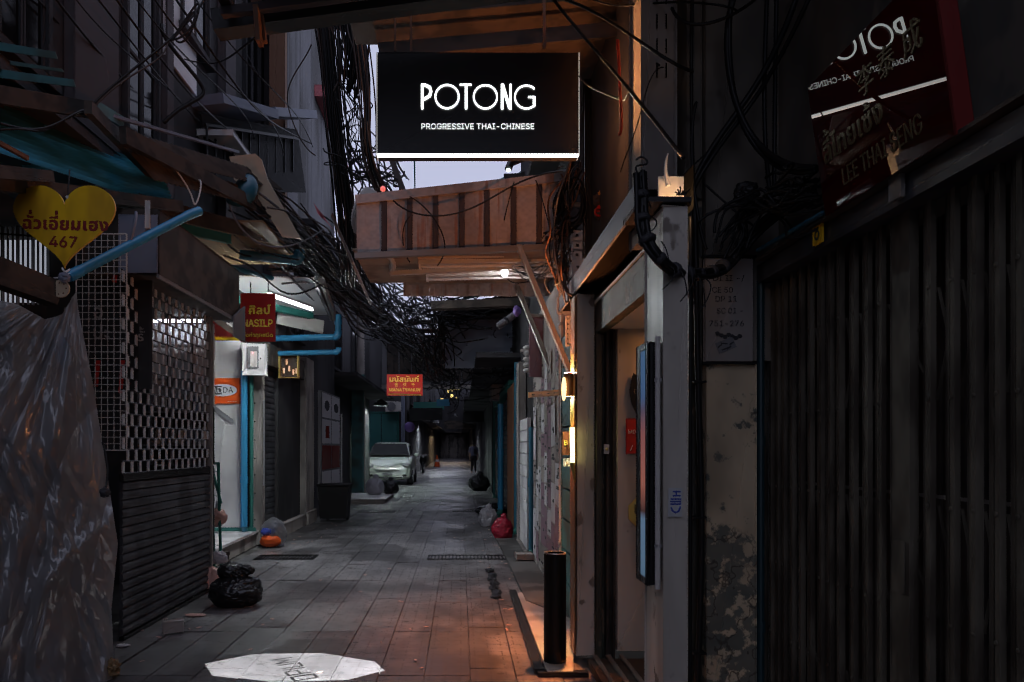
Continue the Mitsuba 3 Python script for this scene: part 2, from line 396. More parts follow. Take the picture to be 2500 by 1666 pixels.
# ---------------------------------------------------------------- buildings
def window(par, face, a0, a1, z0, z1, s, m='m_facade', glass='m_glass_dark'):
    """A framed window with two sashes on the plane x = face; s = direction the wall faces (+1 towards +x)."""
    k = part(par, 'window', cat(box(face, face + s * .06, a0, a0 + .07, z0, z1), box(face, face + s * .06, a1 - .07, a1, z0, z1), box(face, face + s * .06, a0 + .07, a1 - .07, z1 - .07, z1),
                                box(face, face + s * .10, a0 - .05, a1 + .05, z0 - .08, z0)), m)
    mid = (a0 + a1) / 2
    for b0, b1 in ((a0 + .07, mid), (mid, a1 - .07)):
        part(k, 'pane', box(face + s * .004, face + s * .02, b0 + .04, b1 - .04, z0 + .04, z1 - .11), glass)
        part(k, 'sash', cat(box(face, face + s * .035, b0, b0 + .04, z0, z1 - .07), box(face, face + s * .035, b1 - .04, b1, z0, z1 - .07), box(face, face + s * .03, b0 + .04, b1 - .04, (z0 + z1) / 2, (z0 + z1) / 2 + .035)), m)

def building(name, label, x_face, x_back, y0, y1, top, z_low=0.0, m='m_facade', win=(), slabs=(), pil=()):
    """A terrace house whose front is the plane x = x_face."""
    k = thing(name, label, 'building')
    s = 1 if x_face > x_back else -1
    part(k, 'wall', box(min(x_face, x_back), max(x_face, x_back), y0, y1, z_low, top, 0), m)
    for (a0, a1, z0, z1) in win: window(k, x_face, a0, a1, z0, z1, s)
    for (z, d, t) in slabs: part(k, 'ledge', box(x_face, x_face + s * d, y0 + .01, y1 - .01, z, z + t, .01), m)
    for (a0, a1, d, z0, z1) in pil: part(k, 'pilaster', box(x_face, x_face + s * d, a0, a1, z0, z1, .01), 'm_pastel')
    return k

# left row
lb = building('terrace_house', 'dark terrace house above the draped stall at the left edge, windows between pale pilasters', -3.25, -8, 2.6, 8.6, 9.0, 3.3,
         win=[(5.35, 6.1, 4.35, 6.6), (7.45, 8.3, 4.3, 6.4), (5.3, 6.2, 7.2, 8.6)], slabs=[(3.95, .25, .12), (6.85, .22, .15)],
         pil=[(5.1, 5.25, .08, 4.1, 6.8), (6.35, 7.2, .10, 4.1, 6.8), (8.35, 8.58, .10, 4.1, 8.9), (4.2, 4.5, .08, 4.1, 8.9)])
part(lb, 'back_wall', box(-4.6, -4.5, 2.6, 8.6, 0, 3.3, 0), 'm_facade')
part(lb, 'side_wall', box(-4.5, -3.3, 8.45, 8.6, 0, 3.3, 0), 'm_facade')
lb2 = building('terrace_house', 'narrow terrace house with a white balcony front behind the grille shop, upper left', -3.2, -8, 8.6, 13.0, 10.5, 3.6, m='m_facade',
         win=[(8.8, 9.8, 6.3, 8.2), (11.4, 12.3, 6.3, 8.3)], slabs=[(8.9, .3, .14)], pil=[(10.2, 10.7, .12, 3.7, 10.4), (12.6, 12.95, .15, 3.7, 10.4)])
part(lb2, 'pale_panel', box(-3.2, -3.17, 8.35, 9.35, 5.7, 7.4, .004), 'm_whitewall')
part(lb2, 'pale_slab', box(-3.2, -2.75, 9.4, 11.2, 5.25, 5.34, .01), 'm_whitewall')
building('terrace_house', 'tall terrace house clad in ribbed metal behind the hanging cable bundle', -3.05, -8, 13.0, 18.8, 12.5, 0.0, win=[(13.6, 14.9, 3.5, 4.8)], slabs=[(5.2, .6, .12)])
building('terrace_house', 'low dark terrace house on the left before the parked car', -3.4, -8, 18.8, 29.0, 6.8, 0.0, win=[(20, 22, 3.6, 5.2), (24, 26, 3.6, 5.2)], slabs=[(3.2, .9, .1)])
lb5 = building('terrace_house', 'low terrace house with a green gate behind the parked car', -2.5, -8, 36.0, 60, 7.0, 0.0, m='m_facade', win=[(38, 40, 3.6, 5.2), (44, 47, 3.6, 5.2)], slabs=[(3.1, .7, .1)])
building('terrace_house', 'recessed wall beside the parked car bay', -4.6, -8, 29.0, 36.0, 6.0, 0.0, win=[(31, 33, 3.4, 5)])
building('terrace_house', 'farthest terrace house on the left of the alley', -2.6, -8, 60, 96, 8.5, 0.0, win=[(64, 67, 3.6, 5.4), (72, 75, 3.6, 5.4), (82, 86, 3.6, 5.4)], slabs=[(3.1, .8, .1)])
# right row
building('terrace_house', 'dark plastered house over the folding gate on the right', 1.54, 6, -1.5, 3.9, 9.0, 2.30, m='m_plaster', slabs=[(5.2, .3, .15)])
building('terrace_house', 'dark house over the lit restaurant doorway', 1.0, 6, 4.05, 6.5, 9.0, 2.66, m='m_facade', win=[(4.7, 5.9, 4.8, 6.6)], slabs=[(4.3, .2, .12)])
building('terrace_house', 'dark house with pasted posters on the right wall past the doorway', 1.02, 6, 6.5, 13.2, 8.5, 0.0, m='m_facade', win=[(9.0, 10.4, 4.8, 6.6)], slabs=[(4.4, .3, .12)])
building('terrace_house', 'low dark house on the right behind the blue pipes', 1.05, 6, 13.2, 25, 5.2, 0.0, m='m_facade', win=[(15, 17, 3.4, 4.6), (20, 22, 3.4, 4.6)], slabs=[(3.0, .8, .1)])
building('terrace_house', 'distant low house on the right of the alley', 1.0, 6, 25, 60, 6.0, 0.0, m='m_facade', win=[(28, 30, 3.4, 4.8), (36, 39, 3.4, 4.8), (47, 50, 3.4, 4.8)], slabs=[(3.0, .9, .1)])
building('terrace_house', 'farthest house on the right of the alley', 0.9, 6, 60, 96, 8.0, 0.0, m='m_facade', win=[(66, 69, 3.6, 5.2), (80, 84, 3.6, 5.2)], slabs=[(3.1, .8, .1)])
# behind the camera the same street goes on
building('terrace_house', 'terrace house behind the viewpoint on the left', -3.0, -8, -1.0, 2.4, 9.0, 0.0, win=[(-.6, .6, 4, 6)])
building('terrace_house', 'low terrace house behind the viewpoint on the right', 1.6, 6, -14, -1.6, 4.2, 0.0)
building('terrace_house', 'low terrace house farther behind the viewpoint on the left', -3.0, -8, -14, -1.1, 4.2, 0.0)
fe = thing('end_building', 'dim shuttered shopfront closing the far end of the alley', 'building')
part(fe, 'wall', box(-9, 8, 96, 97, 0, 9, 0), 'm_facade')
for i in range(7):
    part(fe, 'shutter', corrugated((-3.6 + i * 1.1, 95.9, 0), (-3.6 + i * 1.1 + 1.0, 95.9, 0), (-3.6 + i * 1.1, 95.9, 3.0), .2, .03, square=True), 'm_concrete')
part(fe, 'awning', box(-4, 4, 94.6, 96, 3.1, 3.25), 'm_darkwood')

# the canopies over the near part of the alley
nc = thing('alley_canopy', 'rusty sheet canopy over the alley above the black hanging sign', 'canopy')
part(nc, 'roof_and_shade_sheet', cat(box(-1.15, 1.4, 1.8, 4.2, 4.12, 4.16, 0), box(-0.85, 1.1, 4.45, 6.3, 4.75, 4.79, 0)), 'm_dark')  # the nearer sheet is unseen, added overhead to shade the gate side
part(nc, 'beam', bar(at(525, 62, 4.3), at(1500, -68, 4.3), .13, .12), 'm_dark')
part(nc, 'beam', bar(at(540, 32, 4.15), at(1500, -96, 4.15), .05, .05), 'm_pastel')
part(nc, 'soffit', cat(bar(at(925, 128, 5.3), at(1545, 74, 5.3), .9, .03), bar(at(925, 125, 5.0), at(1545, 70, 5.0), .03, .10)), 'm_darkwood')
part(nc, 'post', bar(at(622, -30, 4.2), at(640, 105, 4.2), .055, .05), 'm_rust')
br = part(nc, 'bracket', bar(at(628, 20, 4.15), at(634, 108, 4.15), .03, .09), 'm_rust')
for q in ((560, 12), (1100, -30), (1420, -60)):
    part(nc, 'rafter', bar(at(q[0], q[1], 4.2), at(q[0], q[1] , 4.2) + V(0, -3.0, .02), .06, .08), 'm_darkwood')
# bridging canopy with tube lights
bc = thing('bridge_canopy', 'ribbed metal canopy spanning the alley under the hanging sign, lit orange from below', 'canopy')
FY = 7.5
px = [868, 938, 1000, 1063, 1127, 1188, 1253, 1315, 1372, 1402]
for a, b in zip(px[:-1], px[1:]):
    ta, tb = 484 - (a - 868) * .108, 484 - (b - 868) * .108
    ba, bb = 622 - (a - 868) * .046, 622 - (b - 868) * .046
    P = [at(a + 3, ba, FY), at(b - 3, bb, FY), at(b - 3, tb + 14, FY), at(a + 3, ta + 14, FY)]
    def dented(u, w, P=P, seed=a):
        x = P[0][0] + (P[1][0] - P[0][0]) * u
        z = (P[0][2] * (1 - u) + P[1][2] * u) * (1 - w) + (P[3][2] * (1 - u) + P[2][2] * u) * w
        d = meshkit.fbm(np.stack([x * 4, z * 3, 0 * x + seed], 1), 3, 2) - .5
        return np.stack([x, FY - .006 + .030 * d, z], 1)
    part(bc, 'front_panel', sheet(dented, 12, 18), 'm_tin', True)
    q = at(b, (tb + bb) / 2, FY)
    if b < 1400: part(bc, 'rib', cat(box(q[0] - .03, q[0] + .03, FY - .034, FY + .03, at(b, bb, FY)[2], at(b, tb + 14, FY)[2], .006)), 'm_pastel')
part(bc, 'top_flashing', bar(at(868, 489, FY - .02), at(1402, 431, FY - .02), .05, .09), 'm_tin')
part(bc, 'bottom_rail', bar(at(866, 626, FY - .03), at(1402, 602, FY - .03), .07, .06), 'm_bare')
part(bc, 'ceiling', box(-1.05, 1.02, FY + .04, 9.05, 3.40, 3.42, 0), 'm_board')
bs = part(bc, 'back_panel', corrugated(at(985, 724, 9.1), at(1362, 724, 9.1), at(985, 690, 9.1), .27, .012, square=True), 'm_tin')
part(bc, 'back_rail', bar(at(985, 690, 9.05), at(1365, 684, 9.05), .05, .05), 'm_bare')
part(bc, 'side_panel', corrugated((-1.05, 7.5, 3.28), (-1.05, 9.1, 3.15), (-1.25, 7.5, 3.75), .12, .015), 'm_tin')
part(bc, 'cross_beam', bar(at(952, 668, 8.1), at(1365, 648, 8.1), .05, .05), 'm_offwhite')
part(bc, 'arch', tube(spline([at(900, 612, 7.7), at(945, 625, 7.8), at(962, 650, 8.0), at(952, 668, 8.1)], 12), .022, 8), 'm_offwhite')
part(bc, 'arch', tube(spline([at(955, 662, 8.2), at(968, 628, 8.0), at(1010, 622, 7.9), at(1060, 626, 7.9)], 12), .02, 8), 'm_offwhite')
part(bc, 'purlin', bar(at(1020, 628, 7.8), at(1360, 618, 7.8), .06, .05), 'm_cream')
for n_, (a, b, Y, lab) in enumerate(((1022, 1362, 7.95, 'unlit twin batten light under the bridging canopy, nearer one'), (1040, 1362, 8.5, 'unlit batten light under the bridging canopy, farther one'))):
    k = thing('batten_light', lab, 'ceiling light')
    y_ = 646 if n_ == 0 else 677
    p0, p1 = at(a, y_ + 3, Y), at(b, y_ - 4, Y)
    part(k, 'housing', bar(p0 + V(0, 0, .03), p1 + V(0, 0, .03), .10, .05), 'm_offwhite')
    part(k, 'tube', cyl(p0 + V(.03, 0, -.015), p1 + V(-.03, 0, -.015), .015, 10), 'm_white', True)
    part(k, 'end_cap', cat(box(p0[0], p0[0] + .03, Y - .03, Y + .03, p0[2] - .04, p0[2] + .02), box(p1[0] - .03, p1[0], Y - .03, Y + .03, p1[2] - .04, p1[2] + .02)), 'm_white')
# dark footbridge and lean to roof added further on to close the sky gap
fb = thing('added_far_infill', 'added dark shuttered footbridge room over the far alley under the cables', 'infill')
part(fb, 'room', box(-2.9, 1.1, 28.5, 31, 3.75, 5.6, .02), 'm_grey')
for i in range(8): part(fb, 'shutter_board', box(-2.7 + i * .46, -2.7 + i * .46 + .42, 28.46, 28.5, 3.9, 5.3, .01), 'm_darkwood')
part(fb, 'roof', bar((-3.0, 28.3, 5.75), (1.2, 28.3, 5.6), .9, .05), 'm_rust')
part(fb, 'joist', box(-2.9, 1.1, 28.42, 28.6, 3.6, 3.75, .01), 'm_bare')
rsr = thing('added_lean_to', 'black lean to roof added over the right of the alley to close the sky gap', 'roof')  # stands in for a black mass of dense cables
part(rsr, 'sheet', corrugated((-.45, 14.2, 3.85), (-.45, 18.0, 3.95), (1.05, 14.2, 4.25), .12, .015), 'm_darkwood')
part(rsr, 'edge', bar((-.45, 14.15, 3.86), (1.05, 14.15, 4.26), .05, .12), 'm_darkwood')
part(rsr, 'upper_sheet', corrugated((.05, 13.4, 4.5), (.05, 16.5, 4.6), (1.05, 13.4, 4.75), .12, .015), 'm_teal')
part(rsr, 'curtain', box(-.30, 1.0, 15.0, 15.03, 3.0, 3.95, .005), 'm_bluegrey')
# struts
solo('support_strut', bar(at(1266, 600, 7.45), at(1398, 925, 6.3), .05, .035), 'm_cream', 'long pale strut leaning from the bridging canopy to the wall lamp', 'strut')
solo('support_strut', bar(at(1262, 700, 9.0), at(1366, 955, 8.0), .06, .03), 'm_bare', 'grey strut behind the pale one, leaning to the poster wall', 'strut')
# teal roof edge above the right of the bridge
tr = thing('teal_roof', 'dark teal roof edge showing above the bridging canopy', 'roof')
part(tr, 'sheet', corrugated(at(1178, 462, 12.5), at(1420, 380, 12.5), at(1215, 440, 15.0), .12, .02), 'm_teal')
part(tr, 'fascia', bar(at(1178, 462, 12.48), at(1420, 380, 12.48), .04, .10), 'm_darkwood')
part(tr, 'rafter', bar(at(1230, 432, 13), at(1420, 425, 13), .08), 'm_darkwood')

# outlines of the Thai and Chinese lettering, drawn as polygons (thousandths of the width)
GL = {
    'heart': '275,117 275,31 281,26 288,27 291,5 279,1 263,1 249,6 244,11 240,23 240,117|123,13 131,34 148,28 163,29 174,39 178,53 176,77 166,89 158,92 146,92 126,85 126,114 143,119 165,120 178,118 194,111 203,102 210,90 214,72 213,43 203,19 188,5 169,0 136,3 123,8|306,40 307,71 359,71 359,49 341,49 340,40 345,31 349,27 361,26 367,28 373,36 377,49 377,65 371,82 366,88 354,92 335,91 312,83 312,112 331,118 348,120 370,119 385,115 402,101 411,82 413,49 408,27 395,10 379,2 348,0 333,3 322,9 310,24|33,68 33,44 35,37 45,31 59,34 66,49 66,75 63,84 52,91 31,92 3,83 4,112 29,119 59,120 77,116 86,111 95,101 101,87 102,3 75,3 70,20 60,8 43,1 22,2 9,8 3,17 0,28 0,68|42,159 46,170 51,170 71,167 71,158 75,156 120,156 120,133 56,134 44,143|309,147 330,157 376,157 377,171 407,171 407,133 308,133|99,226 99,179 66,179 66,226|603,117 604,51 608,40 621,32 632,35 639,47 639,117 674,117 673,29 664,10 652,3 644,1 622,2 608,9 599,21 594,3 567,3 567,117|740,117 740,31 746,26 753,27 756,5 744,1 728,1 714,6 709,11 704,23 704,117|432,43 437,55 449,64 438,72 432,84 434,103 441,112 461,119 478,119 492,116 488,93 472,92 467,86 467,81 471,75 488,73 488,52 471,49 467,44 468,35 476,28 491,27 500,31 503,38 503,117 538,117 538,34 533,19 525,9 512,3 496,0 473,0 453,4 440,12 435,20 432,30|924,117 948,31 955,34 962,44 965,72 960,84 956,89 950,91 942,90 937,117 959,119 975,115 989,105 996,92 1000,75 1000,56 997,40 987,21 969,7 951,3 920,4 889,117|773,30 772,71 824,71 824,49 806,49 805,40 809,31 814,27 826,26 831,28 838,36 841,49 841,65 837,80 830,88 818,92 800,91 777,83 777,112 796,118 812,120 832,119 848,114 854,124 883,124 879,108 867,96 877,75 877,40 869,21 854,6 832,0 812,0 798,3 786,9 778,19|405,226 405,179 372,179 372,226',
    'lee': '659,158 659,37 667,27 680,28 685,7 669,0 651,0 635,6 624,25 624,158|728,158 729,151 736,143 746,146 752,158 772,158 769,117 753,93 747,73 751,39 771,28 791,34 799,48 799,92 793,103 781,106 781,126 796,131 802,158 837,158 835,132 820,116 830,107 835,98 835,40 829,24 816,10 795,1 761,0 735,7 717,25 711,44 713,83 738,123 719,122 710,126 702,141 702,158|443,129 448,143 464,156 480,160 519,156 513,130 488,131 478,115 486,101 513,96 513,74 489,70 480,58 481,43 496,30 519,28 536,36 542,49 542,157 577,157 577,41 569,20 553,7 525,0 485,1 460,11 446,31 444,61 448,72 466,87 447,102|0,52 8,74 31,89 98,99 94,121 74,133 47,132 13,119 13,150 49,161 86,161 112,153 124,141 133,120 133,3 98,3 97,71 55,66 37,53 37,38 45,29 74,27 78,4 71,1 40,0 16,8 1,28|893,158 932,31 943,34 955,46 963,69 965,96 957,118 949,127 922,130 915,157 948,160 965,156 982,144 996,122 1000,105 1000,69 994,48 983,27 956,7 936,3 902,4 857,156|297,158 302,136 320,154 341,161 375,158 396,143 405,120 405,3 369,3 369,106 363,121 346,130 323,126 308,104 305,3 270,3 270,158|153,211 160,238 246,238 246,211 234,209 224,200 219,182 219,37 227,27 240,28 245,6 238,1 201,3 185,20 184,187 194,209|7,197 30,207 99,207 100,228 132,228 132,181 6,181|749,235 762,242 789,240 801,226 798,206 840,205 840,181 750,181 750,194 765,200 772,213 768,219 754,218|47,299 61,306 88,304 99,290 97,269 139,269 139,245 48,245 48,257 63,264 71,277 67,283 52,281',
    'li': '16,256 16,332 451,332 457,391 616,465 207,473 207,543 750,549 799,495 701,429 546,358 540,333 984,332 984,255 541,255 533,49 489,11 429,0 304,0 272,76 449,78 454,254|0,576 215,686 349,798 16,804 16,880 452,881 457,1000 538,1000 543,881 984,880 984,804 645,799 677,762 808,675 1000,592 951,527 891,543 723,636 545,790 538,565 457,565 450,790 315,663 163,565 49,516',
    'tai': '80,118 326,202 304,240 209,323 258,366 301,344 381,264 345,211 454,249 457,468 537,473 539,282 599,259 710,377 769,334 670,223 887,97 833,43 543,195 537,54 516,16 457,0 344,0 322,65 456,73 454,173 123,48 112,48|0,307 153,410 238,499 16,506 10,576 296,576 343,650 340,667 123,667 123,732 382,732 408,796 404,818 69,818 69,882 425,883 451,984 532,979 526,882 925,882 925,818 504,817 473,743 479,732 882,732 882,667 446,667 398,582 978,576 973,506 735,500 857,394 1000,328 952,264 887,285 790,344 628,506 348,505 204,350 85,264 53,253',
    'cheng': '0,49 59,167 92,319 103,816 553,817 551,1000 632,1000 642,817 866,820 824,864 692,946 730,995 746,995 930,876 893,818 989,816 989,735 643,729 670,502 705,372 783,495 843,654 924,632 816,378 738,259 796,143 830,109 875,94 901,110 913,140 930,292 1000,249 978,97 930,22 843,11 789,32 730,86 671,181 568,86 459,11 443,11 395,70 395,81 533,169 638,275 595,449 556,735 185,733 187,595 465,595 443,222 427,189 384,162 232,162 211,238 340,232 367,258 384,513 188,518 178,330 130,108 76,0',
    'silp': '347,103 363,144 396,171 447,187 531,195 525,227 493,244 442,241 377,217 377,293 439,312 515,314 572,298 607,263 621,220 621,8 531,8 529,127 468,122 442,104 445,71 493,65 496,54 499,11 466,3 423,3 377,19 350,57|0,203 19,263 70,304 160,314 222,298 236,325 312,325 301,282 271,252 287,201 287,8 195,8 195,195 186,221 154,241 121,238 101,221 92,148 117,168 165,173 165,106 127,103 104,85 92,8 0,8|691,306 783,306 786,102 807,76 846,73 869,91 878,114 878,339 856,344 854,407 867,428 900,442 1000,442 1000,379 970,379 967,92 938,33 875,3 805,0 764,8 713,46 691,111|33,385 89,409 287,409 287,347 33,347',
    'allkinds': '129,157 130,83 138,71 149,68 163,71 171,83 172,157 197,157 196,78 187,60 173,51 160,48 131,50 117,57 109,69 105,84 105,157|0,56 6,77 41,68 55,72 58,78 52,89 16,104 5,113 1,135 6,146 18,155 35,159 61,158 76,153 76,133 43,140 29,135 26,129 33,120 58,111 77,100 82,88 82,73 78,62 63,51 49,48 17,50|245,157 249,142 261,154 275,159 298,157 313,146 319,131 319,50 295,50 295,121 290,131 279,138 263,134 253,119 251,50 227,50 227,157|338,154 354,159 377,159 389,155 398,145 401,137 401,50 377,50 376,131 364,140 337,134|450,157 453,142 465,154 480,159 503,157 517,146 523,131 523,50 499,50 499,121 495,131 483,138 468,134 457,119 455,50 431,50 431,157|277,191 284,202 306,205 321,198 324,182 317,172 295,168 280,175;292,184 302,178 308,182 309,189 306,194 297,195 293,191|24,195 27,203 35,203 47,201 46,194 50,189 97,189 97,172 37,173 26,181|492,35 512,38 520,33 522,0 501,0 501,20 492,23|808,157 809,83 817,72 824,70 842,74 850,86 852,157 876,157 876,50 858,50 854,66 844,54 828,48 802,51 790,62 784,79 784,157|668,154 677,158 696,158 706,151 709,132 697,105 696,86 703,71 715,68 726,72 732,84 731,114 725,120 718,121 718,135 729,139 734,157 758,157 756,140 746,128 753,122 756,113 756,78 744,56 729,49 705,48 688,53 679,60 672,78 672,102 686,136 682,140 671,138|549,119 552,139 562,149 579,157 608,158 630,149 642,129 642,49 618,49 618,122 611,134 601,139 586,138 575,127 576,123 593,115 592,104 582,101 577,92 576,49 551,49 552,95 567,111|903,113 911,141 930,156 963,159 984,153 994,143 1000,127 1000,50 976,50 976,120 969,135 955,140 941,137 932,128 928,116 930,82 943,69 957,69 959,50 928,50 913,62 904,85|792,183 807,190 877,190 877,172 791,172',
    'manat': '45,147 46,63 52,49 67,39 82,42 91,58 91,147 136,147 134,36 122,12 108,3 70,1 51,11 40,25 34,3 0,3 0,147|214,147 214,58 219,47 231,39 247,42 259,63 261,147 305,147 305,3 271,3 266,25 251,8 230,0 199,3 178,20 170,45 170,147|547,147 547,58 552,47 563,39 580,42 592,63 593,147 638,147 638,3 604,3 599,25 584,8 563,0 532,3 511,20 503,45 503,147|720,147 720,58 724,47 736,39 752,42 764,63 766,147 811,147 811,3 776,3 771,25 757,8 736,0 704,3 683,20 675,45 675,147|883,147 889,125 903,141 925,150 961,146 978,132 986,107 986,3 941,3 941,92 936,103 925,111 908,108 896,87 895,3 850,3 850,147|334,49 342,68 361,83 424,93 421,109 405,117 380,116 349,104 349,141 390,151 414,151 437,145 442,157 479,157 474,136 461,122 467,104 467,3 424,3 423,60 393,58 380,49 382,33 405,30 407,25 408,4 392,0 371,0 349,8 336,26|928,191 934,205 946,212 1000,213 1000,183 972,183 963,166 933,162|232,200 237,214 243,214 268,211 269,200 274,196 332,196 332,167 250,168 234,180|565,200 570,214 576,214 601,211 601,200 606,196 664,196 664,167 583,168 567,180',
    'pa': '686,209 715,262 820,244 814,197 836,175 1000,174 1000,70 744,81 692,140|0,651 145,651 157,191 214,128 339,128 383,166 407,245 407,878 552,878 552,215 529,122 477,52 372,6 221,0 122,23 52,76 0,215|686,535 721,587 820,570 814,523 836,500 1000,500 1000,395 744,407 692,465',
    'or': '0,561 412,579 412,430 224,428 229,305 266,223 332,176 438,167 531,204 614,404 605,622 568,724 402,825 192,807 44,746 44,939 263,1000 588,974 728,877 816,702 833,369 798,228 693,79 570,18 325,0 184,35 96,97 26,211',
    'ra': '0,37 28,134 194,93 261,112 278,139 248,193 74,264 23,310 5,412 28,468 88,509 167,528 292,523 361,500 361,403 204,435 137,416 123,384 156,343 278,301 366,245 394,190 394,116 370,65 301,14 236,0 83,9|116,699 130,736 167,736 222,727 218,694 240,671 463,671 463,593 176,597 125,634|79,977 125,1000 213,995 250,949 242,882 380,880 380,801 83,801 83,843 132,862 157,907 144,926 97,921',
    'three': '415,11 471,43 485,35 427,0|518,35 530,43 587,10 573,0|855,55 869,60 895,27 883,20|0,78 43,102 64,121 4,122 3,136 82,137 81,156 23,153 20,165 145,180 156,168 98,158 98,137 177,136 176,122 116,121 144,99 180,82 172,70 151,78 151,1 136,1 135,8 48,8 47,1 32,1 32,77 9,68;81,120 36,78 149,79 99,119 98,84 82,84;47,21 135,20 136,36 48,38;47,50 135,49 136,66 48,67|824,118 903,119 903,145 841,145 841,159 902,159 903,181 919,182 920,159 985,159 985,145 919,145 919,119 1000,118 1000,105 954,104 954,81 997,80 997,67 955,66 953,10 940,3 910,2 905,17 939,19 939,66 829,67 829,80 938,80 939,104 824,105|567,172 567,49 438,49 438,172;453,100 550,99 551,121 454,122;453,136 550,135 551,158 454,158;454,86 454,63 551,64 550,86',
}
# ---------------------------------------------------------------- restaurant doorway (right)
PX = 0.80
dw = thing('restaurant_doorway', 'white metal door surround of the restaurant under a sloping blue grey fascia', 'doorway')
part(dw, 'far_post', box(.80, .928, 5.40, 5.60, .04, 2.56, .008), 'm_white_metal')
part(dw, 'side_trim', box(.788, .7985, 5.405, 5.60, .05, 2.55, .002), 'm_bronze')
part(dw, 'near_post', box(.785, .892, 3.05, 3.335, -.01, 2.45, .008), 'm_white_metal')
part(dw, 'post_cap', box(.70, .90, 3.03, 3.36, 2.45, 2.475, .003), 'm_black_metal')
part(dw, 'fascia', box(.795, .815, 3.45, 6.35, 2.58, 2.715, .006), 'm_bluegrey')
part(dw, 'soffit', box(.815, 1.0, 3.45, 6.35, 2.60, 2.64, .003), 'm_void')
part(dw, 'fascia_end', box(.785, 1.0, 6.35, 6.365, 2.57, 2.72, .003), 'm_bluegrey')
hb = part(dw, 'header_beam', box(.935, 1.0, 3.4, 5.62, 2.28, 2.50, .004), 'm_oldgreen')
part(dw, 'header_trim', box(.925, .935, 3.34, 5.40, 2.485, 2.505, .002), 'm_offwhite')
# worn jamb with tracks
part(dw, 'jamb', cat(box(.932, .972, 5.36, 5.56, .02, 2.28), box(.972, 1.0, 5.42, 5.60, .02, 2.28, .003)), 'm_oldgreen')
part(dw, 'jamb_channel', cat(box(1.0, 1.022, 5.36, 5.5, .02, 2.3), box(1.022, 1.06, 5.41, 5.55, .02, 2.3, .002), box(1.043, 1.06, 5.34, 5.405, .02, 2.3)), 'm_darkwood')
part(dw, 'inner_wall', box(1.062, 2.2, 5.30, 5.42, .10, 2.6, .006), 'm_white_metal')
part(dw, 'inner_back', box(1.9, 1.95, 3.3, 5.3, .0, 2.6, 0), 'm_whitewall')
part(dw, 'inner_ceiling', box(1.0, 1.9, 4.03, 5.3, 2.30, 2.34, 0), 'm_offwhite')
part(dw, 'near_wall', box(1.12, 1.9, 3.98, 4.03, 0, 2.6, 0), 'm_whitewall')
part(dw, 'floor_step', box(.86, 1.9, 3.40, 5.30, -.01, .06, .006), 'm_darkwood')
for i, x in enumerate((.90, .99, 1.08)):
    part(dw, 'floor_rail', box(x, x + .035, 3.38, 5.33, .06, .075, .004), 'm_bare')
lk = thing('door_lock', 'small round lock set in the worn green door jamb', 'lock')
p = at(1480, 1097, 5.35)
part(lk, 'plate', box(p[0] - .018, p[0] + .018, 5.335, 5.342, p[2] - .035, p[2] + .035, .002), 'm_steel')
part(lk, 'cylinder', lathe([(0, 0), (.011, 0), (.011, .008), (.006, .01), (0, .01)], (p[0], 5.335, p[2]), (0, -1, 0), 14), 'm_brass', 30)
# lamp in the ceiling of the entrance
dl = thing('ceiling_downlight', 'warm recessed downlight in the ceiling of the doorway', 'lamp')
part(dl, 'rim', lathe([(.055, 0), (.075, 0), (.075, -.012), (.055, -.012)], (1.42, 4.98, 2.298), n=24), 'm_steel', 30)
part(dl, 'lens', place(trimesh.creation.cylinder(.054, .004, sections=20), (1.42, 4.98, 2.29), (1, 0, 0), (0, 1, 0)), 'm_lamp', emit=light((1, .40, .12), DOWNL, 2))
# plaques
bp = thing('award_plaque', 'black spade shaped plaque high on the inner white wall', 'plaque')
sp = [(0, -.19), (-.05, -.15), (-.085, -.08), (-.098, 0), (-.09, .07), (-.072, .13), (-.03, .09), (0, .08), (.03, .09), (.072, .13), (.09, .07), (.098, 0), (.085, -.08), (.05, -.15)]
c = at(1572, 958, 5.28)
part(bp, 'board', plate(sp, .015, c), 'm_black_metal')
part(bp, 'lettering', words('Dev', .026, c + V(-.04, -.017, -.01), bold=False), 'm_cream')
rp = thing('award_plaque', 'red rectangular plaque below the black spade plaque', 'plaque')
c = at(1566, 1066, 5.28)
part(rp, 'board', obox(c, (1, 0, 0), (0, 1, 0), (0, 0, 1), .105, .008, .122, .004), 'm_red_gloss')
part(rp, 'lettering', words('MICHELIN', .027, c + V(0, -.009, .018)), 'm_white')
part(rp, 'slash', obox(c + V(-.07, -.010, -.078), (.4, 0, 1), (0, 1, 0), (1, 0, -.4), .022, .002, .003), 'm_white')
gp = thing('award_plaque', 'gold octagonal plaque with a black letter, lowest on the white wall', 'plaque')
c = at(1572, 1251, 5.28)
oc = lambda s: [(s * math.cos(math.radians(22.5 + 45 * i)), s * math.sin(math.radians(22.5 + 45 * i))) for i in range(8)]
part(gp, 'board', plate(oc(.115), .012, c), 'm_brass')
part(gp, 'raised_rim', plate(sg.Polygon(oc(.115)).difference(sg.Polygon(oc(.106))), .004, c + V(0, -.012, 0)), 'm_gold')
part(gp, 'lettering', words('Bk', .062, c + V(-.02, -.013, -.01), depth=.002), 'm_ink')
fr = thing('notice_frame', 'thin white notice half hidden behind the glass menu case', 'notice')
c = at(1563, 1158, 5.29)
part(fr, 'sheet', box(c[0], c[0] + .1, 5.293, 5.298, c[2] - .08, c[2] + .08, .001), 'm_white')
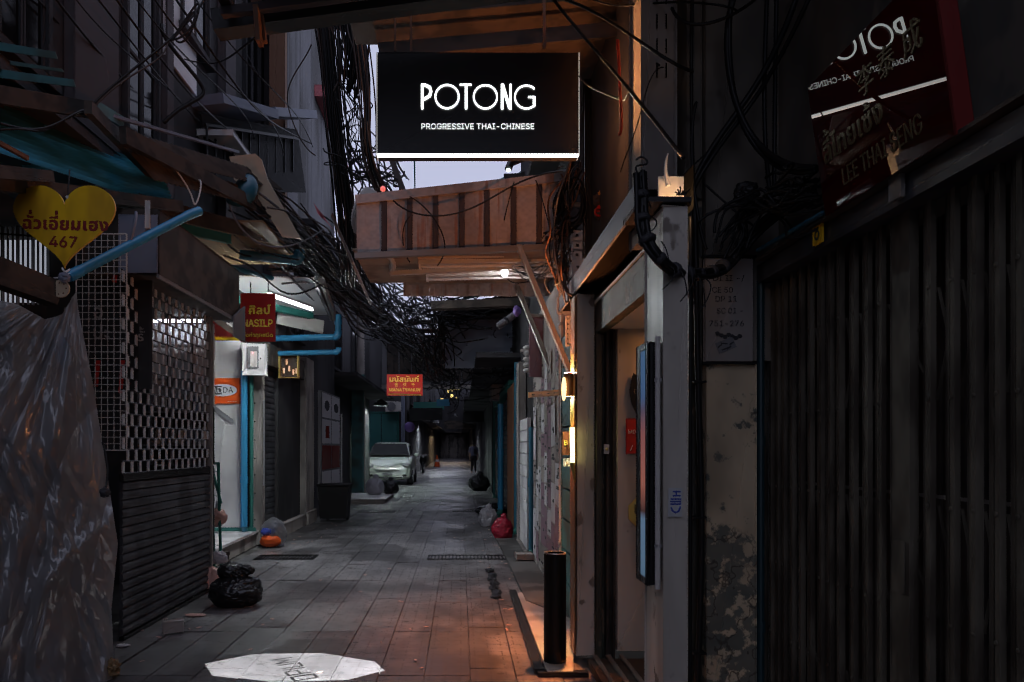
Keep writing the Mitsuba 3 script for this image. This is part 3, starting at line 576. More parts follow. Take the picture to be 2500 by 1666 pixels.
# glass menu case hung on the near post, screen glowing with painted reflections
ds = thing('glass_menu_case', 'slim black framed glass menu display case on the near door post, reflections put in as glow', 'display')
z0, z1 = .945, 1.915
part(ds, 'case', box(.742, .784, 3.075, 3.26, z0, z1, .006), 'm_black_metal')
part(ds, 'frame', cat(box(.734, .742, 3.075, 3.10, z0, z1), box(.734, .742, 3.195, 3.26, z0, z1), box(.734, .742, 3.10, 3.195, z0, z0 + .03), box(.734, .742, 3.10, 3.195, z1 - .03, z1)), 'm_black_metal')
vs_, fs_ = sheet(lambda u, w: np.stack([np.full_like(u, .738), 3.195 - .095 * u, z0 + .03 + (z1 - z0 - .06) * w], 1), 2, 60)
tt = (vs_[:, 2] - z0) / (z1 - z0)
colr = np.stack([np.interp(tt, [0, .05, .27, .30, .42, .62, .72, .78, 1], c) for c in ((.02, .06, .07, .03, .22, .16, .05, .025, .03), (.03, .11, .12, .012, .07, .05, .035, .06, .08), (.05, .17, .19, .012, .05, .05, .06, .14, .17))], 1)  # colours imitate sky and red reflected in the glass
scene[fresh(ds + '__upright_panel')] = mikit.ply((vs_, fs_), 'm_dark', color=colr, emitter={'type': 'area', 'sampling_weight': .1, 'radiance': {'type': 'mesh_attribute', 'name': 'vertex_color'}})
pc = thing('plastic_conduit', 'white scuffed conduit beside the glass menu case', 'pipe')
part(pc, 'pipe', cyl((.772, 3.052, .94), (.772, 3.052, 1.93), .011, 12), 'm_offwhite', 30)
for z in (1.1, 1.75): part(pc, 'clip', box(.757, .786, 3.038, 3.05, z, z + .018), 'm_steel')
# sticker on the near post
st = thing('sticker', 'grey tape with blue sideways letters on the near door post', 'sticker')
c = at(1648, 1227, 3.05)
part(st, 'tape', obox(c + V(0, -.001, 0), (1, 0, 0), (0, 1, 0), (.02, 0, 1), .027, .0008, .056, 0), 'm_tape')
w_ = []
def g(a, b, hw, hh): w_.append(box(c[0] + a - hw, c[0] + a + hw, 3.0465, 3.0483, c[2] + b - hh, c[2] + b + hh, 0))
g(.006, .042, .015, .0028); g(.006, .026, .015, .0028); g(.004, .034, .0028, .006)
g(.002, .013, .021, .003); g(.002, .003, .021, .003); g(.002, -.0065, .021, .003)
arc = sg.LineString([(.018, 0), (.012, -.018), (0, -.024), (-.012, -.018), (-.018, -.004)]).buffer(.0032, cap_style=2)
w_.append(place(poly_mesh(arc, .0018), (c[0] + .002, 3.0483, c[2] - .016), (1, 0, 0), (0, 0, 1)))
part(st, 'lettering', cat(*w_), 'm_blue_print')
# lamp on top of the near post
ul = thing('flood_lamp', 'small warm flood lamp glowing on top of the near door post', 'lamp')
c = at(1652, 462, 3.24)
part(ul, 'body', box(c[0] - .035, c[0] + .035, 3.15, 3.18, 2.476, 2.512, .004), 'm_black_metal')
part(ul, 'lens', place(([[-.03, -.012, 0], [.03, -.012, 0], [.03, .012, 0], [-.03, .012, 0]], [[0, 1, 2], [0, 2, 3]]), (c[0], 3.184, 2.497), (-1, 0, 0), (0, -.35, 1)), 'm_lamp', emit=light((1, .55, .24), FLOOD, 2))
part(ul, 'back_plate', box(c[0] - .055, c[0] + .055, 3.325, 3.333, 2.48, 2.655, .002), 'm_white')
part(ul, 'added_shield', box(c[0] + .057, c[0] + .061, 3.20, 3.335, 2.477, 2.66, .001), 'm_void')  # added shield that keeps the lamp glow off the red board
part(ul, 'reflector', tube(spline([at(1632, 455, 3.25), at(1624, 410, 3.25), at(1630, 375, 3.25)], 8), [.009, .012, .003], 8) if False else tube(spline([at(1632, 455, 3.27), at(1625, 412, 3.27), at(1631, 375, 3.27)], 8), np.linspace(.012, .003, 8), 8), 'm_white')
tw = thing('wire_sprig', 'small dark sprig of cut wires in front of the glowing flood lamp', 'wire')
for i in range(7):
    a = at(1652 + i * 3, 478 - (i % 2), 3.05); b = at(1648 + i * 6, 470 - (i * 7) % 17, 3.04)
    part(tw, 'wire', tube(spline([a, (a + b) / 2 + V(.004, 0, .004), b], 6), .0028, 5), 'm_cable')
# wall lamp on the far side of the doorway
sc = thing('wall_sconce', 'brass wall lamp with glowing ring throwing warm light up and down beside the door', 'wall lamp')
S = at(1390, 940, 5.52)
part(sc, 'body', lathe([(0, -.055), (.038, -.055), (.042, -.05), (.042, .075), (.038, .08), (.03, .08), (.03, .05), (0, .05)], S, n=20), 'm_bronze', 30)
part(sc, 'up_lens', place(trimesh.creation.cylinder(.034, .004, sections=16), S + V(0, 0, .084), (1, 0, 0), (0, 1, 0)), 'm_lamp', emit=light((1, .31, .10), SCON, 5))
part(sc, 'down_lens', place(trimesh.creation.cylinder(.030, .004, sections=16), S + V(0, 0, -.06), (1, 0, 0), (0, 1, 0)), 'm_lamp', emit=light((1, .30, .085), SPOT, 4))
part(sc, 'skirt', tube([S + V(0, 0, -.082), S + V(0, 0, -.05)], .042, 24, cap=False), 'm_bronze', 30)
part(sc, 'ring', lathe([(0, -.003), (.083, -.003), (.083, .003), (0, .003)], S + V(-.040, -.01, -.03), (1, .05, 0), 28), 'm_lamp', 30, emit=light((1, .60, .25), 2.2, .15))
ph = thing('brass_pilaster', 'shiny brass strip on the wall under the glowing wall lamp', 'wall strip')
part(ph, 'strip', box(.795, .835, 5.62, 5.66, .9, 1.86, .01), 'm_brass')
lt = thing('glow_strip', 'glowing tube standing for brass lit by the wall lamp beside the small black plaque', 'lamp')
a, b = at(1397, 1044, 5.375), at(1398, 1130, 5.375)
part(lt, 'tube', cyl(a, b, .017, 12), 'm_lamp', 30, emit=light((1, .88, .30), 4.5, .4))  # emitting tube in place of brass lit by the sconce
for i in range(9):
    q = a + (b - a) * (i + .5) / 9
    part(lt, 'clip', lathe([(.0175, -.002), (.021, 0), (.0175, .002)], q, n=12), 'm_brass', 30)
part(lt, 'tail', tube(spline([b, b + V(.004, 0, -.05), b + V(.012, 0, -.09), b + V(.01, 0, -.13)], 8), np.linspace(.017, .003, 8), 8), 'm_brass', 30)
kp = thing('house_plaque', 'small black plaque with a brass monogram beside the glowing tube', 'plaque')
c = at(1381, 1083, 5.75)
part(kp, 'board', box(c[0] - .028, c[0] + .028, 5.74, 5.76, c[2] - .09, c[2] + .09, .003), 'm_black_metal')
part(kp, 'lettering', words('B', .035, (c[0], 5.737, c[2] - .012), bold=True), 'm_brass')
kb = thing('switch_box', 'small pale switch box under the black monogram plaque', 'box')
c = at(1383, 1130, 5.75)
part(kb, 'body', box(c[0] - .024, c[0] + .024, 5.72, 5.76, c[2] - .032, c[2] + .032, .005), 'm_offwhite')
part(kb, 'button', box(c[0] - .008, c[0] + .006, 5.715, 5.72, c[2] - .008, c[2] + .008, .002), 'm_grey')
sb = thing('slotted_bracket', 'orange lit slotted steel bracket sticking out left of the wall lamp', 'bracket')
a, b = at(1289, 966, 6.2), at(1384, 958, 6.2)
holes = shapely.union_all([sg.box(.03 + i * .058, .018, .055 + i * .058, .026) for i in range(5)])
L_ = np.linalg.norm(b - a)
part(sb, 'bar', place(poly_mesh(sg.box(0, 0, L_, .045).difference(holes), .006), a + V(0, 0, -.02), unit(b - a), (0, 0, 1)), 'm_cream')
part(sb, 'lip', bar(a + V(0, .018, .024), b + V(0, .018, .024), .035, .004), 'm_cream')
# bollard bin and pale step
bo = thing('ash_bin', 'tall black cylindrical bin standing by the door with a shiny rim', 'bin')
q = ground(1355, 1625)
part(bo, 'body', lathe([(0, 0), (.074, 0), (.076, .01), (.076, .765), (.073, .772), (.062, .772), (.062, .70), (0, .70)], q, n=40), 'm_bin', 30)
part(bo, 'rim', lathe([(.0635, .766), (.068, .7755), (.0745, .7755), (.077, .766)], q, n=40), 'm_steel', 30)
part(bo, 'base', lathe([(0, 0), (.086, 0), (.086, .012), (.078, .014)], q, n=40), 'm_bin', 30)
ws = thing('threshold_step', 'low pale stone step with a dark border between bin and wall', 'step')
a, b, c_, d_ = ground(1263, 1447, .03), ground(1400, 1446, .03), ground(1400, 1640, .03), ground(1336, 1640, .03)
part(ws, 'slab', plate([(p_[0], p_[1]) for p_ in (a, b, c_, d_)], .03, (0, 0, 0), (1, 0, 0), (0, 1, 0)), 'm_step')
e1, e2 = ground(1255, 1443, .02), ground(1322, 1640, .02)
part(ws, 'border', cat(bar(e1 + V(-.015, 0, 0), e2 + V(-.015, 0, 0), .07, .03), bar(e2 + V(-.03, -.03, -.003), e2 + V(.3, -.03, -.003), .08, .03)), 'm_black_metal')

# ---------------------------------------------------------------- hanging sign
SY = 4.6
sgn = thing('hanging_sign', 'large black hanging light box sign with glowing white lettering', 'sign')
x0, x1 = at(920, 0, SY)[0], at(1413, 0, SY)[0]
zt, zb = at(0, 127, SY)[2], at(0, 379, SY)[2]
part(sgn, 'box', box(x0, x1, SY, SY + .10, zb + .008, zt, .004), 'm_black_acrylic')
part(sgn, 'lit_base', box(x0 + .001, x1 - .001, SY - .002, SY + .036, zb - .004, zb + .008, .001), 'm_lamp', emit=light((1, 1, .97), 2.6, 1))
part(sgn, 'under_cover', box(x0 + .003, x1 - .003, SY + .038, SY + .098, zb - .002, zb + .0075, .001), 'm_black_metal')
part(sgn, 'lit_edge', box(x1 + .0005, x1 + .005, SY + .004, SY + .095, zb, zt, .001), 'm_lamp', emit=light((1, .97, .92), .35, .1))
part(sgn, 'lit_edge', box(x0 - .005, x0 - .0005, SY + .004, SY + .095, zb, zt, .001), 'm_lamp', emit=light((1, .97, .92), .2, .05))
part(sgn, 'added_lamp_holder', box(.52, .535, SY + .101, SY + .16, 3.40, 3.62, .003), 'm_black_metal')  # holder for the lamp added out of sight behind the sign
part(sgn, 'added_back_lamp', place(([[0, 0, 0], [.05, 0, 0], [.05, .2, 0], [0, .2, 0]], [[0, 1, 2], [0, 2, 3]]), (.537, SY + .105, 3.41), (0, 1, 0), (0, 0, 1)), 'm_lamp', emit=light((1, .36, .11), BACKL, 3))  # added unseen lamp that warms the canopy, cables and column
csp = V(.702, SY + .19, 3.46)
part(sgn, 'added_column_spot', cyl(csp - V(-.02, -.09, .03), csp - V(-.004, -.02, .006), .02, 14), 'm_black_metal', 30)  # added unseen spot that turns the column side orange
part(sgn, 'added_spot_arm', bar(csp + V(.01, .05, -.01), V(.66, SY + .09, 3.42), .012), 'm_black_metal')
scene['added_column_beam'] = {'type': 'spot', 'to_world': T4().look_at(origin=csp.tolist(), target=[.868, 3.92, 3.75], up=[0, 0, 1]), 'cutoff_angle': 48.0, 'beam_width': 25.0, 'sampling_weight': 2.0,  # beam of the added spot behind the sign
                             'intensity': {'type': 'rgb', 'value': [COLSP, COLSP * .40, COLSP * .14]}}
def stroke(pts, w, n=None):
    return sg.LineString(pts).buffer(w / 2, cap_style=1, join_style=1)
def ring(cx, cy, r, w, a0=0, a1=360):
    return sg.LineString([(cx + r * math.cos(math.radians(t)), cy + r * math.sin(math.radians(t))) for t in np.linspace(a0, a1, 48)]).buffer(w / 2)
sx = SY / F                                                     # photo pixels of the sign to metres
hw_, th_ = 6.6, 4.5
G6 = [shapely.union_all([stroke([(1031, 0), (1031, -57)], hw_), sg.LineString([(1031, -1), (1038, -1), (1049, -6), (1052, -16), (1049, -27), (1038, -34), (1032, -35)]).buffer(3.6)]),
      ring(1091.5, -29, 28.5, th_), shapely.union_all([stroke([(1124, 0), (1150, 0)], th_), stroke([(1138, 0), (1138, -57)], hw_)]),
      ring(1185, -29.5, 28.5, th_), shapely.union_all([stroke([(1226, 0), (1226, -58)], 6.5), stroke([(1227, -1), (1244, -56)], 7.5), stroke([(1246.5, -1), (1246.5, -58)], 6.5)]),
      shapely.union_all([ring(1285, -30, 28, th_, 48, 312), stroke([(1304, -51), (1304, -31)], hw_), stroke([(1291, -30), (1305, -30)], th_)])]
letter_k = []
for g_ in G6:
    m_ = poly_mesh(g_, .006)
    letter_k.append(part(sgn, 'letter', place(m_, V(-CX * sx, SY, H + (CY - 208) * sx), V(sx, 0, 0), V(0, 0, sx)), 'm_lamp', emit=light((.93, 1, .97), LETT, .08)))
part(sgn, 'tagline', words('PROGRESSIVE THAI-CHINESE', .033, at(1166.5, 316, SY), bold=False, width=275 * sx), 'm_lamp', emit=light((.93, 1, .97), LETT * .55, .08))
for (u, v0, w, m_) in ((1004, 126, .014, 'm_rust'), (965, 126, .012, 'm_rust'), (1329, 120, .022, 'm_rust')):
    a = at(u, v0, SY + .05); part(sgn, 'hanger', bar(a, V(a[0] - .008, a[1], 4.7), w), m_)

# ---------------------------------------------------------------- pillar, gate and red board (right)
PY, GX = 3.75, 1.5
XA, XB = at(1720, 0, PY)[0], at(1850, 0, PY)[0]
pl = thing('weathered_pillar', 'mouldy plaster pillar between the doorway and the folding gate', 'pillar')
zc = at(0, 885, PY)[2]
part(pl, 'shaft', box(XA, XB, PY, PY + .25, -.02, zc, .01), 'm_pillar')
part(pl, 'side_strip', box(1.105, XA, PY + .03, PY + .25, -.02, 2.7, .008), 'm_oldgreen')
part(pl, 'upper_shaft', box(XA, XB + .12, PY + .012, PY + .25, zc, 6.5, .01), 'm_plaster')
part(pl, 'upper_side', box(1.09, XA, PY + .03, PY + .25, 2.7, 6.5, .008), 'm_plaster')
nb = thing('stencilled_board', 'grey painted board with stencilled survey numbers on the pillar', 'notice board')
a, b = at(1718, 885, PY), at(1836, 632, PY)
part(nb, 'board', box(a[0], b[0], PY - .015, PY + .01, a[2], b[2], .004), 'm_concrete')
part(nb, 'frame', box(a[0] - .014, b[0] + .014, PY - .025, PY, a[2] - .014, a[2], .003), 'm_black_metal')
part(nb, 'frame', box(a[0] - .014, b[0] + .014, PY - .025, PY, b[2], b[2] + .014, .003), 'm_black_metal')
for s, u, v, w in (('DI II -/', 1779, 686, 76), ('CE 50', 1764, 715, 50), ('DP 11', 1773, 737, 52), ('SC 01 -', 1781, 766, 62), ('751-276', 1774, 797, 84)):
    part(nb, 'lettering', words(s, .027, at(u, v, PY - .016), width=w * PY / F, depth=.001), 'm_ink')
sk = part(nb, 'sticker', obox(at(1772, 843, PY - .017), (1, 0, .4), (0, 1, 0), (-.4, 0, 1), .044, .001, .027, 0), 'm_grey')
part(sk, 'print', cat(*[obox(at(1772 + d, 843 + e, PY - .019), (1, 0, .4 + .5 * s), (0, 1, 0), (-.4, 0, 1), w, .0006, .0035, 0) for d, e, s, w in ((-14, 2, 1, .014), (-4, -4, -1, .016), (8, 6, 1, .012), (2, 8, 0, .024), (14, -4, .5, .012))]), 'm_ink')
part(nb, 'sticker', cat(*[blob(at(1752 + i * 9, 815 + (i % 3) * 3 + i, PY - .017), (.011, .0014, .010), i, .3, 2, 2) for i in range(7)]), 'm_ink', label='dark smeared sticker above the pale one')
rl = thing('black_conduit', 'two thick black cables running down the pillar side beside the door post', 'cable')
part(rl, 'cable', tube(spline([at(1695, 480, PY - .01), at(1700, 700, PY - .015), at(1706, 1000, PY - .015), at(1713, 1300, PY - .015), at(1702, 1666, PY - .015), at(1695, 1850, PY - .02)], 40), .014, 10), 'm_cable', True)
part(rl, 'cable', tube(spline([at(1686, 490, 3.3), at(1686, 900, 3.3), at(1685, 1400, 3.3), at(1684, 1945, 3.3)], 20), .008, 8), 'm_cable', True)
for z in (.5, 1.15, 1.8): part(rl, 'clip', box(1.105, XA, PY - .04, PY + .03, z, z + .015), 'm_black_metal')
tp = thing('teal_downpipe', 'dark teal pipe in the corner between pillar and folding gate', 'pipe')
part(tp, 'pipe', cyl((1.452, PY + .02, -.02), (1.452, PY + .02, 2.3), .018, 12), 'm_pipe_teal', 30)
for z in (.6, 1.5): part(tp, 'socket', cyl((1.452, PY + .02, z), (1.452, PY + .02, z + .05), .023, 12), 'm_pipe_teal', 30)
gt = thing('folding_gate', 'dark collapsible steel gate of close vertical channels on the right', 'gate')
bars = [1862, 1881, 1895, 1911, 1931, 1953, 1975, 2000, 2022, 2047, 2080, 2113, 2146, 2267, 2323, 2378, 2433, 2488, 2550, 2620, 2700, 2800]
ys = [GX * F / (u - CX) for u in bars]
GT = 2.33
gr_ = np.random.default_rng(12)
for y in ys:
    j1, j2, j3 = gr_.normal(0, .004, 3)
    k = part(gt, 'channel', bar((GX + .012 + j3 * .5, y + j1, .02), (GX + .012, y + j2, GT), .022 + abs(j3), .024, up=(0, 1, 0)), 'm_gate')
    part(k, 'rivet', cat(*[lathe([(0, .004), (.006, .003), (.008, 0)], (GX - .001, y + j1 + (j2 - j1) * z / GT, z), (-1, 0, 0), 8) for z in (.25, .61, .95, 1.31, 1.65, 2.01)]), 'm_gate', kind='stuff')
    part(k, 'inner_bar', box(GX + .016, GX + .030, y + .040, y + .058, .02, GT - .03, .003), 'm_gate')
for y0_, y1_ in zip(ys[:-1], ys[1:]):
    if abs(y0_ - y1_) > .3: continue
    for k_ in range(3):
        zz = .25 + k_ * .70
        part(gt, 'lattice_bar', bar((GX + .028, y0_, zz), (GX + .028, y1_, zz + .36), .012, .003), 'm_gate')
        part(gt, 'lattice_bar', bar((GX + .032, y1_, zz), (GX + .032, y0_, zz + .36), .012, .003), 'm_gate')
yw0, yw1 = GX * F / (2176 - CX), GX * F / (2223 - CX)
k = part(gt, 'lock_stile', box(GX - .006, GX + .03, yw1, yw0, .02, GT, .004), 'm_gate')
part(k, 'lock_case', box(GX - .012, GX - .006, yw1 + .02, yw0 - .02, 1.0, 1.18, .002), 'm_gate')
part(gt, 'bottom_track', box(GX - .03, GX + .06, .5, 3.85, -.01, .03, .004), 'm_bare')
part(gt, 'cross_rod', box(GX + .044, GX + .050, .6, 3.84, 1.33, 1.342, 0), 'm_bare')
gh = thing('gate_header', 'dark steel header beam over the folding gate', 'beam')
part(gh, 'beam', box(1.43, 1.53, .3, 3.87, 2.285, 2.375, .006), 'm_slat')
part(gh, 'ledge', box(1.40, 1.53, .3, 3.7, 2.3755, 2.393, .003), 'm_darkwood')
part(gh, 'hanger_box', box(1.41, 1.43, 2.5, 2.57, 2.30, 2.39), 'm_bare')
sh = thing('shop_door', 'row of dark door boards closed behind the folding gate', 'door')
for i in range(15):
    y = .45 + i * .225
    part(sh, 'door_board', box(1.66, 1.69, y + .004, y + .221, 0, 2.3, .006), 'm_darkwood')
yp = thing('number_plate', 'small yellow plate fixed on the gate header under the red board', 'plate')
q = at(2000, 575, 1.425 * F / (2000 - CX))
part(yp, 'plate', box(1.416, 1.429, q[1] - .035, q[1] + .04, q[2] - .035, q[2] + .04, .002), 'm_yellow')
part(yp, 'mark', place(poly_mesh(ring(0, 0, .016, .006), .002), (1.416, q[1], q[2]), (0, -1, 0), (0, 0, 1)), 'm_ink')

rb = thing('shop_board', 'glossy dark red shop board with gold lettering leaning out over the folding gate', 'sign')
yn, yf = BYN, BYF
xb, xt, zb_, zt_ = BXB, BXT, 2.376, 2.865
ey_ = V(xt - xb, 0, zt_ - zb_); hgt = np.linalg.norm(ey_); ey_ = ey_ / hgt
exn = V(0, -1, 0)                                               # reading direction: towards the camera
nb_ = unit(np.cross(exn, ey_))
O = V(xb, yf, zb_)
wid = yf - yn
part(rb, 'face', place(poly_mesh(sg.box(0, 0, wid, hgt), .006), O - nb_ * .006, exn, ey_), 'm_red_acrylic')
cs = obox(O - nb_ * .036 + exn * wid / 2 + ey_ * hgt / 2, exn, ey_, nb_, wid / 2 - .001, hgt / 2 - .001, .0295, .003)
part(rb, 'case', cs, 'm_red_dark')
def glyph(name):
    out = []
    for p_ in GL[name].split('|'):
        rs = [[tuple(int(t) for t in q_.split(',')) for q_ in r__.split(' ')] for r__ in p_.split(';')]
        g__ = sg.Polygon(rs[0], rs[1:])
        out.append(g__ if g__.is_valid else g__.buffer(0))
    return shapely.union_all(out)
def glyph_on(name, width, o, ex, ey, depth=.003):
    """The lettering, centred at the bottom middle o, width metres wide."""
    g__ = glyph(name); s = width / g__.bounds[2]
    m__ = poly_mesh(shapely.affinity.scale(g__, s, s, origin=(0, 0)), depth)
    return place(m__, np.asarray(o, float) - np.asarray(ex, float) * width / 2, ex, ey)
import shapely.affinity
on = lambda a, b: O + exn * a * wid + ey_ * b * hgt + nb_ * .0005
for nme, a in (('li', .50), ('tai', .66), ('cheng', .84)):
    part(rb, 'character', glyph_on(nme, .095, on(a, .60), exn, ey_, .004), 'm_dull_gold')
part(rb, 'lettering', glyph_on('lee', .40, on(.33, .36), exn, ey_, .004), 'm_dull_gold')
part(rb, 'lettering', words('LEE THAI SENG', .06, on(.52, .13), exn, ey_, width=.48), 'm_dull_gold')

# ---------------------------------------------------------------- left: draped stall
sp_ = thing('plastic_sheet', 'crumpled translucent plastic sheet draped over the stall at the left edge', 'plastic sheet')
def film(u, w):
    # u along the cloth from left to right, w from top to bottom
    pxr = np.interp(w, [0, .05, .22, .45, .62, .78, 1], [186, 192, 226, 262, 288, 272, 282])
    px_ = -70.0 + (pxr + 70.0) * u
    topy = np.interp(px_, [-70, 0, 40, 110, 150, 186, 300], [690, 735, 742, 780, 770, 712, 715])
    py_ = topy + (1705 - topy) * w
    Y = 4.75 + .30 * u ** 3 - .45 * (1 - u)
    z0 = px_ * 0
    fb = lambda a, b, o, sd: meshkit.fbm(np.stack([a, b, z0], 1), o, sd)
    warp = fb(px_ / 90, py_ / 260, 3, 1)
    fold = .06 * np.sin(px_ / 21 + 7 * warp + 1.2 * w) * (.25 + .75 * fb(px_ / 130, py_ / 200, 2, 5)) * (.25 + .75 * w)
    # gathers pulled to the hook at the top right
    rad = np.hypot(px_ - 186, py_ - 690)
    ang = np.arctan2(py_ - 690, px_ - 186 + 1e-6)
    fold += .05 * (1 - 2 * np.abs(fb(ang * 9, rad / 400, 3, 21) - .5) * 2) * np.exp(-(rad / 520.0) ** 2)
    # sharp creases, mostly running down and slightly slanted
    s1, s2 = px_ + .22 * (py_ - 900), px_ - .35 * (py_ - 1100)
    r1 = 1 - np.abs(fb(s1 / 75, py_ / 420, 3, 3) - .5) * 4
    r2 = 1 - np.abs(fb(s2 / 46, py_ / 190, 3, 8) - .5) * 4
    r3 = 1 - np.abs(fb(px_ / 22, py_ / 30, 3, 12) - .5) * 4
    patch = np.clip((fb(px_ / 120, py_ / 170, 3, 17) - .40) * 4, 0, 1)
    fold += .06 * r1 + .036 * r2 * patch + .006 * r3 * patch + .0015 * np.sin(px_ / 7.5 + 16 * warp) * fb(px_ / 60, py_ / 240, 2, 31)
    # a diagonal pocket low down where the film is tucked up
    dline = (py_ - 1385) + (px_ - 150) * .95
    fold -= .07 * np.exp(-(dline / 34.0) ** 2) * np.clip((px_ - 60) / 80, 0, 1)
    Y = Y + fold
    return np.stack([(px_ - CX) / F * Y, Y, np.maximum(H - (py_ - CY) / F * Y, .005)], 1)
part(sp_, 'cloth', sheet(film, 260, 480), 'm_film', True)
def film2(u, w):
    a = film(u * 0 + 1, w)
    d = u[:, None] * V(-.56, .95, 0)
    q = a + d
    q[:, 0] += .05 * np.sin(u * 14 + 6 * meshkit.fbm(np.stack([u * 2, w * 2.5, u * 0], 1), 3, 4)) * u
    return q
part(sp_, 'side_cloth', sheet(film2, 50, 160), 'm_film', True)
sr = thing('stall_rack', 'dark wooden rack with stacked goods behind the plastic sheet', 'rack')
for x in (-3.2, -2.85):
    for y in (5.05, 5.75): part(sr, 'post', box(x, x + .05, y, y + .05, 0, 2.2), 'm_darkwood')
for z in (.4, .95, 1.5): part(sr, 'shelf', box(-3.2, -2.8, 5.05, 5.8, z, z + .03), 'm_darkwood')
for i, (x, y, z, w, h, m_) in enumerate(((-3.02, 5.2, .43, 0.27, .3, 'm_grey'), (-2.97, 5.3, .98, 0.23, .35, 'm_darkwood'), (-3.08, 5.2, .98, 0.16, .25, 'm_dark'), (-3.02, 5.15, 1.53, 0.23, .3, 'm_grey'), (-2.95, 5.2, 0, 0.27, .3, 'm_rust'))):
    kk = thing('goods_box', ['grey carton on the low shelf behind the plastic sheet', 'dark carton on the middle shelf behind the plastic sheet', 'dark tin box on the middle shelf behind the plastic sheet', 'grey carton on the top shelf behind the plastic sheet', 'rust brown crate on the floor behind the plastic sheet'][i], 'box')
    part(kk, 'body', box(x - w / 2, x + w / 2, y, y + w, z, z + h, .01), m_); part(kk, 'lid', box(x - w / 2 - .006, x + w / 2 + .006, y - .006, y + w + .006, z + h + .001, z + h + .025, .004), m_)
bb = thing('blue_bottle', 'blue bottle showing through the plastic sheet', 'bottle')
q = at(148, 855, 5.1)
part(bb, 'body', lathe([(0, -.10), (.035, -.10), (.038, -.09), (.038, .05), (.015, .09), (.015, .11), (0, .11)], q, n=16), 'm_pvc', 30)
part(bb, 'cap', lathe([(.017, .095), (.017, .12), (0, .12)], q, n=14), 'm_white', 30)
cp = thing('crumpled_paper', 'crumpled brown paper stuffed at the foot of the plastic sheet', 'paper')
q = ground(262, 1660)
part(cp, 'wad', blob(q + V(0, .05, .05), (.05, .06, .06), 3, .55, 3.0, 4), 'm_brownpanel')
part(cp, 'wad', blob(q + V(-.1, .06, .03), (.07, .06, .04), 5, .5, 3.0, 4), 'm_board')
tie = thing('sheet_tie', 'dark cord tying the plastic sheet to its corner post', 'cord')
part(tie, 'knot', blob(at(256, 1203, 4.8), (.03, .03, .03), 4, .4, 2.5, 3), 'm_ink', True)
part(tie, 'cord', tube(spline([at(256, 1203, 4.8), at(262, 1140, 4.9), at(250, 1080, 4.95)], 8), .006, 6), 'm_cable', True)
sbm = thing('stall_beam', 'dark timber beam over the plastic sheet at the left edge', 'beam')
part(sbm, 'beam', bar(at(-60, 640, 4.55), at(132, 716, 5.0), .14, .14), 'm_darkwood')
part(sbm, 'plank', bar(at(-60, 672, 4.5), at(128, 738, 4.95), .12, .05), 'm_darkwood')
md = thing('charm_disc', 'small round ivory charm hanging under the yellow heart sign', 'charm')
q = at(150, 706, 4.95)
part(md, 'disc', plate(sg.Point(0, 0).buffer(.056), .012, q), 'm_cream')
for a in np.linspace(0, 5.3, 7): part(md, 'dot', plate(sg.Point(.036 * math.cos(a), .036 * math.sin(a)).buffer(.005), .002, q + V(0, -.012, 0)), 'm_rust')
part(md, 'knot', blob(at(157, 678, 4.93), (.035, .03, .032), 2, .4, 2.5, 3), 'm_bluegrey')
part(md, 'string', tube(spline([at(170, 668, 4.95), at(152, 676, 4.93), at(130, 680, 5.0), at(92, 690, 5.2)], 14), .005, 6), 'm_white')
hs = thing('heart_sign', 'yellow heart shaped sign with red lettering hanging on the left', 'sign')
HY = 5.0
t = np.linspace(0, 2 * math.pi, 90)
hx, hy = 16 * np.sin(t) ** 3, 13 * np.cos(t) - 5 * np.cos(2 * t) - 2 * np.cos(3 * t) - np.cos(4 * t)
s_ = HY / F
heart = [(a / 16 * 124 * s_, (b + 2.5) / 14.5 * 101 * s_) for a, b in zip(hx[:-1], hy[:-1])]
hc = at(160, 556, HY)
part(hs, 'board', plate(heart, .018, hc), 'm_yellow')
tilt = V(1, 0, -.03); tup = V(.03, 0, 1)
part(hs, 'lettering', glyph_on('heart', 208 * s_, at(160, 563, HY - .0185), unit(tilt), unit(tup), .0025), 'm_red_letter')
part(hs, 'number', words('467', 26 * s_, at(154, 604, HY - .0185), unit(tilt), unit(tup), bold=True, width=68 * s_, depth=.0025), 'm_red_letter')
part(hs, 'eyelet', cyl(at(165, 482, HY - .02), at(165, 482, HY), .012, 10), 'm_white')
part(hs, 'hook_wire', tube(spline([at(165, 482, HY), at(168, 440, HY + .02), at(170, 415, HY + .05)], 8), .004, 6), 'm_cable')
part(hs, 'lower_tie', tube(spline([at(152, 655, HY), at(160, 664, HY - .03), at(170, 658, HY)], 8), .006, 6), 'm_white')
bpq = thing('blue_pipe', 'thick bright blue plastic pipe slanting up behind the yellow heart', 'pipe')
part(bpq, 'pipe', cyl(at(166, 677, 5.0), at(468, 522, 6.1), .034, 20), 'm_pvc', 30)
part(bpq, 'end', cyl(at(172, 674, 5.02), at(197, 661, 5.1), .038, 20), 'm_pvc', 30)
part(bpq, 'socket', cyl(at(455, 528, 6.05), at(486, 516, 6.2), .037, 20), 'm_pvc', 30)
part(bpq, 'hanger', tube(spline([at(312, 608, 5.5), at(318, 590, 5.5), at(330, 540, 5.5), at(332, 520, 5.55)], 10), .012, 7), 'm_bluegrey')

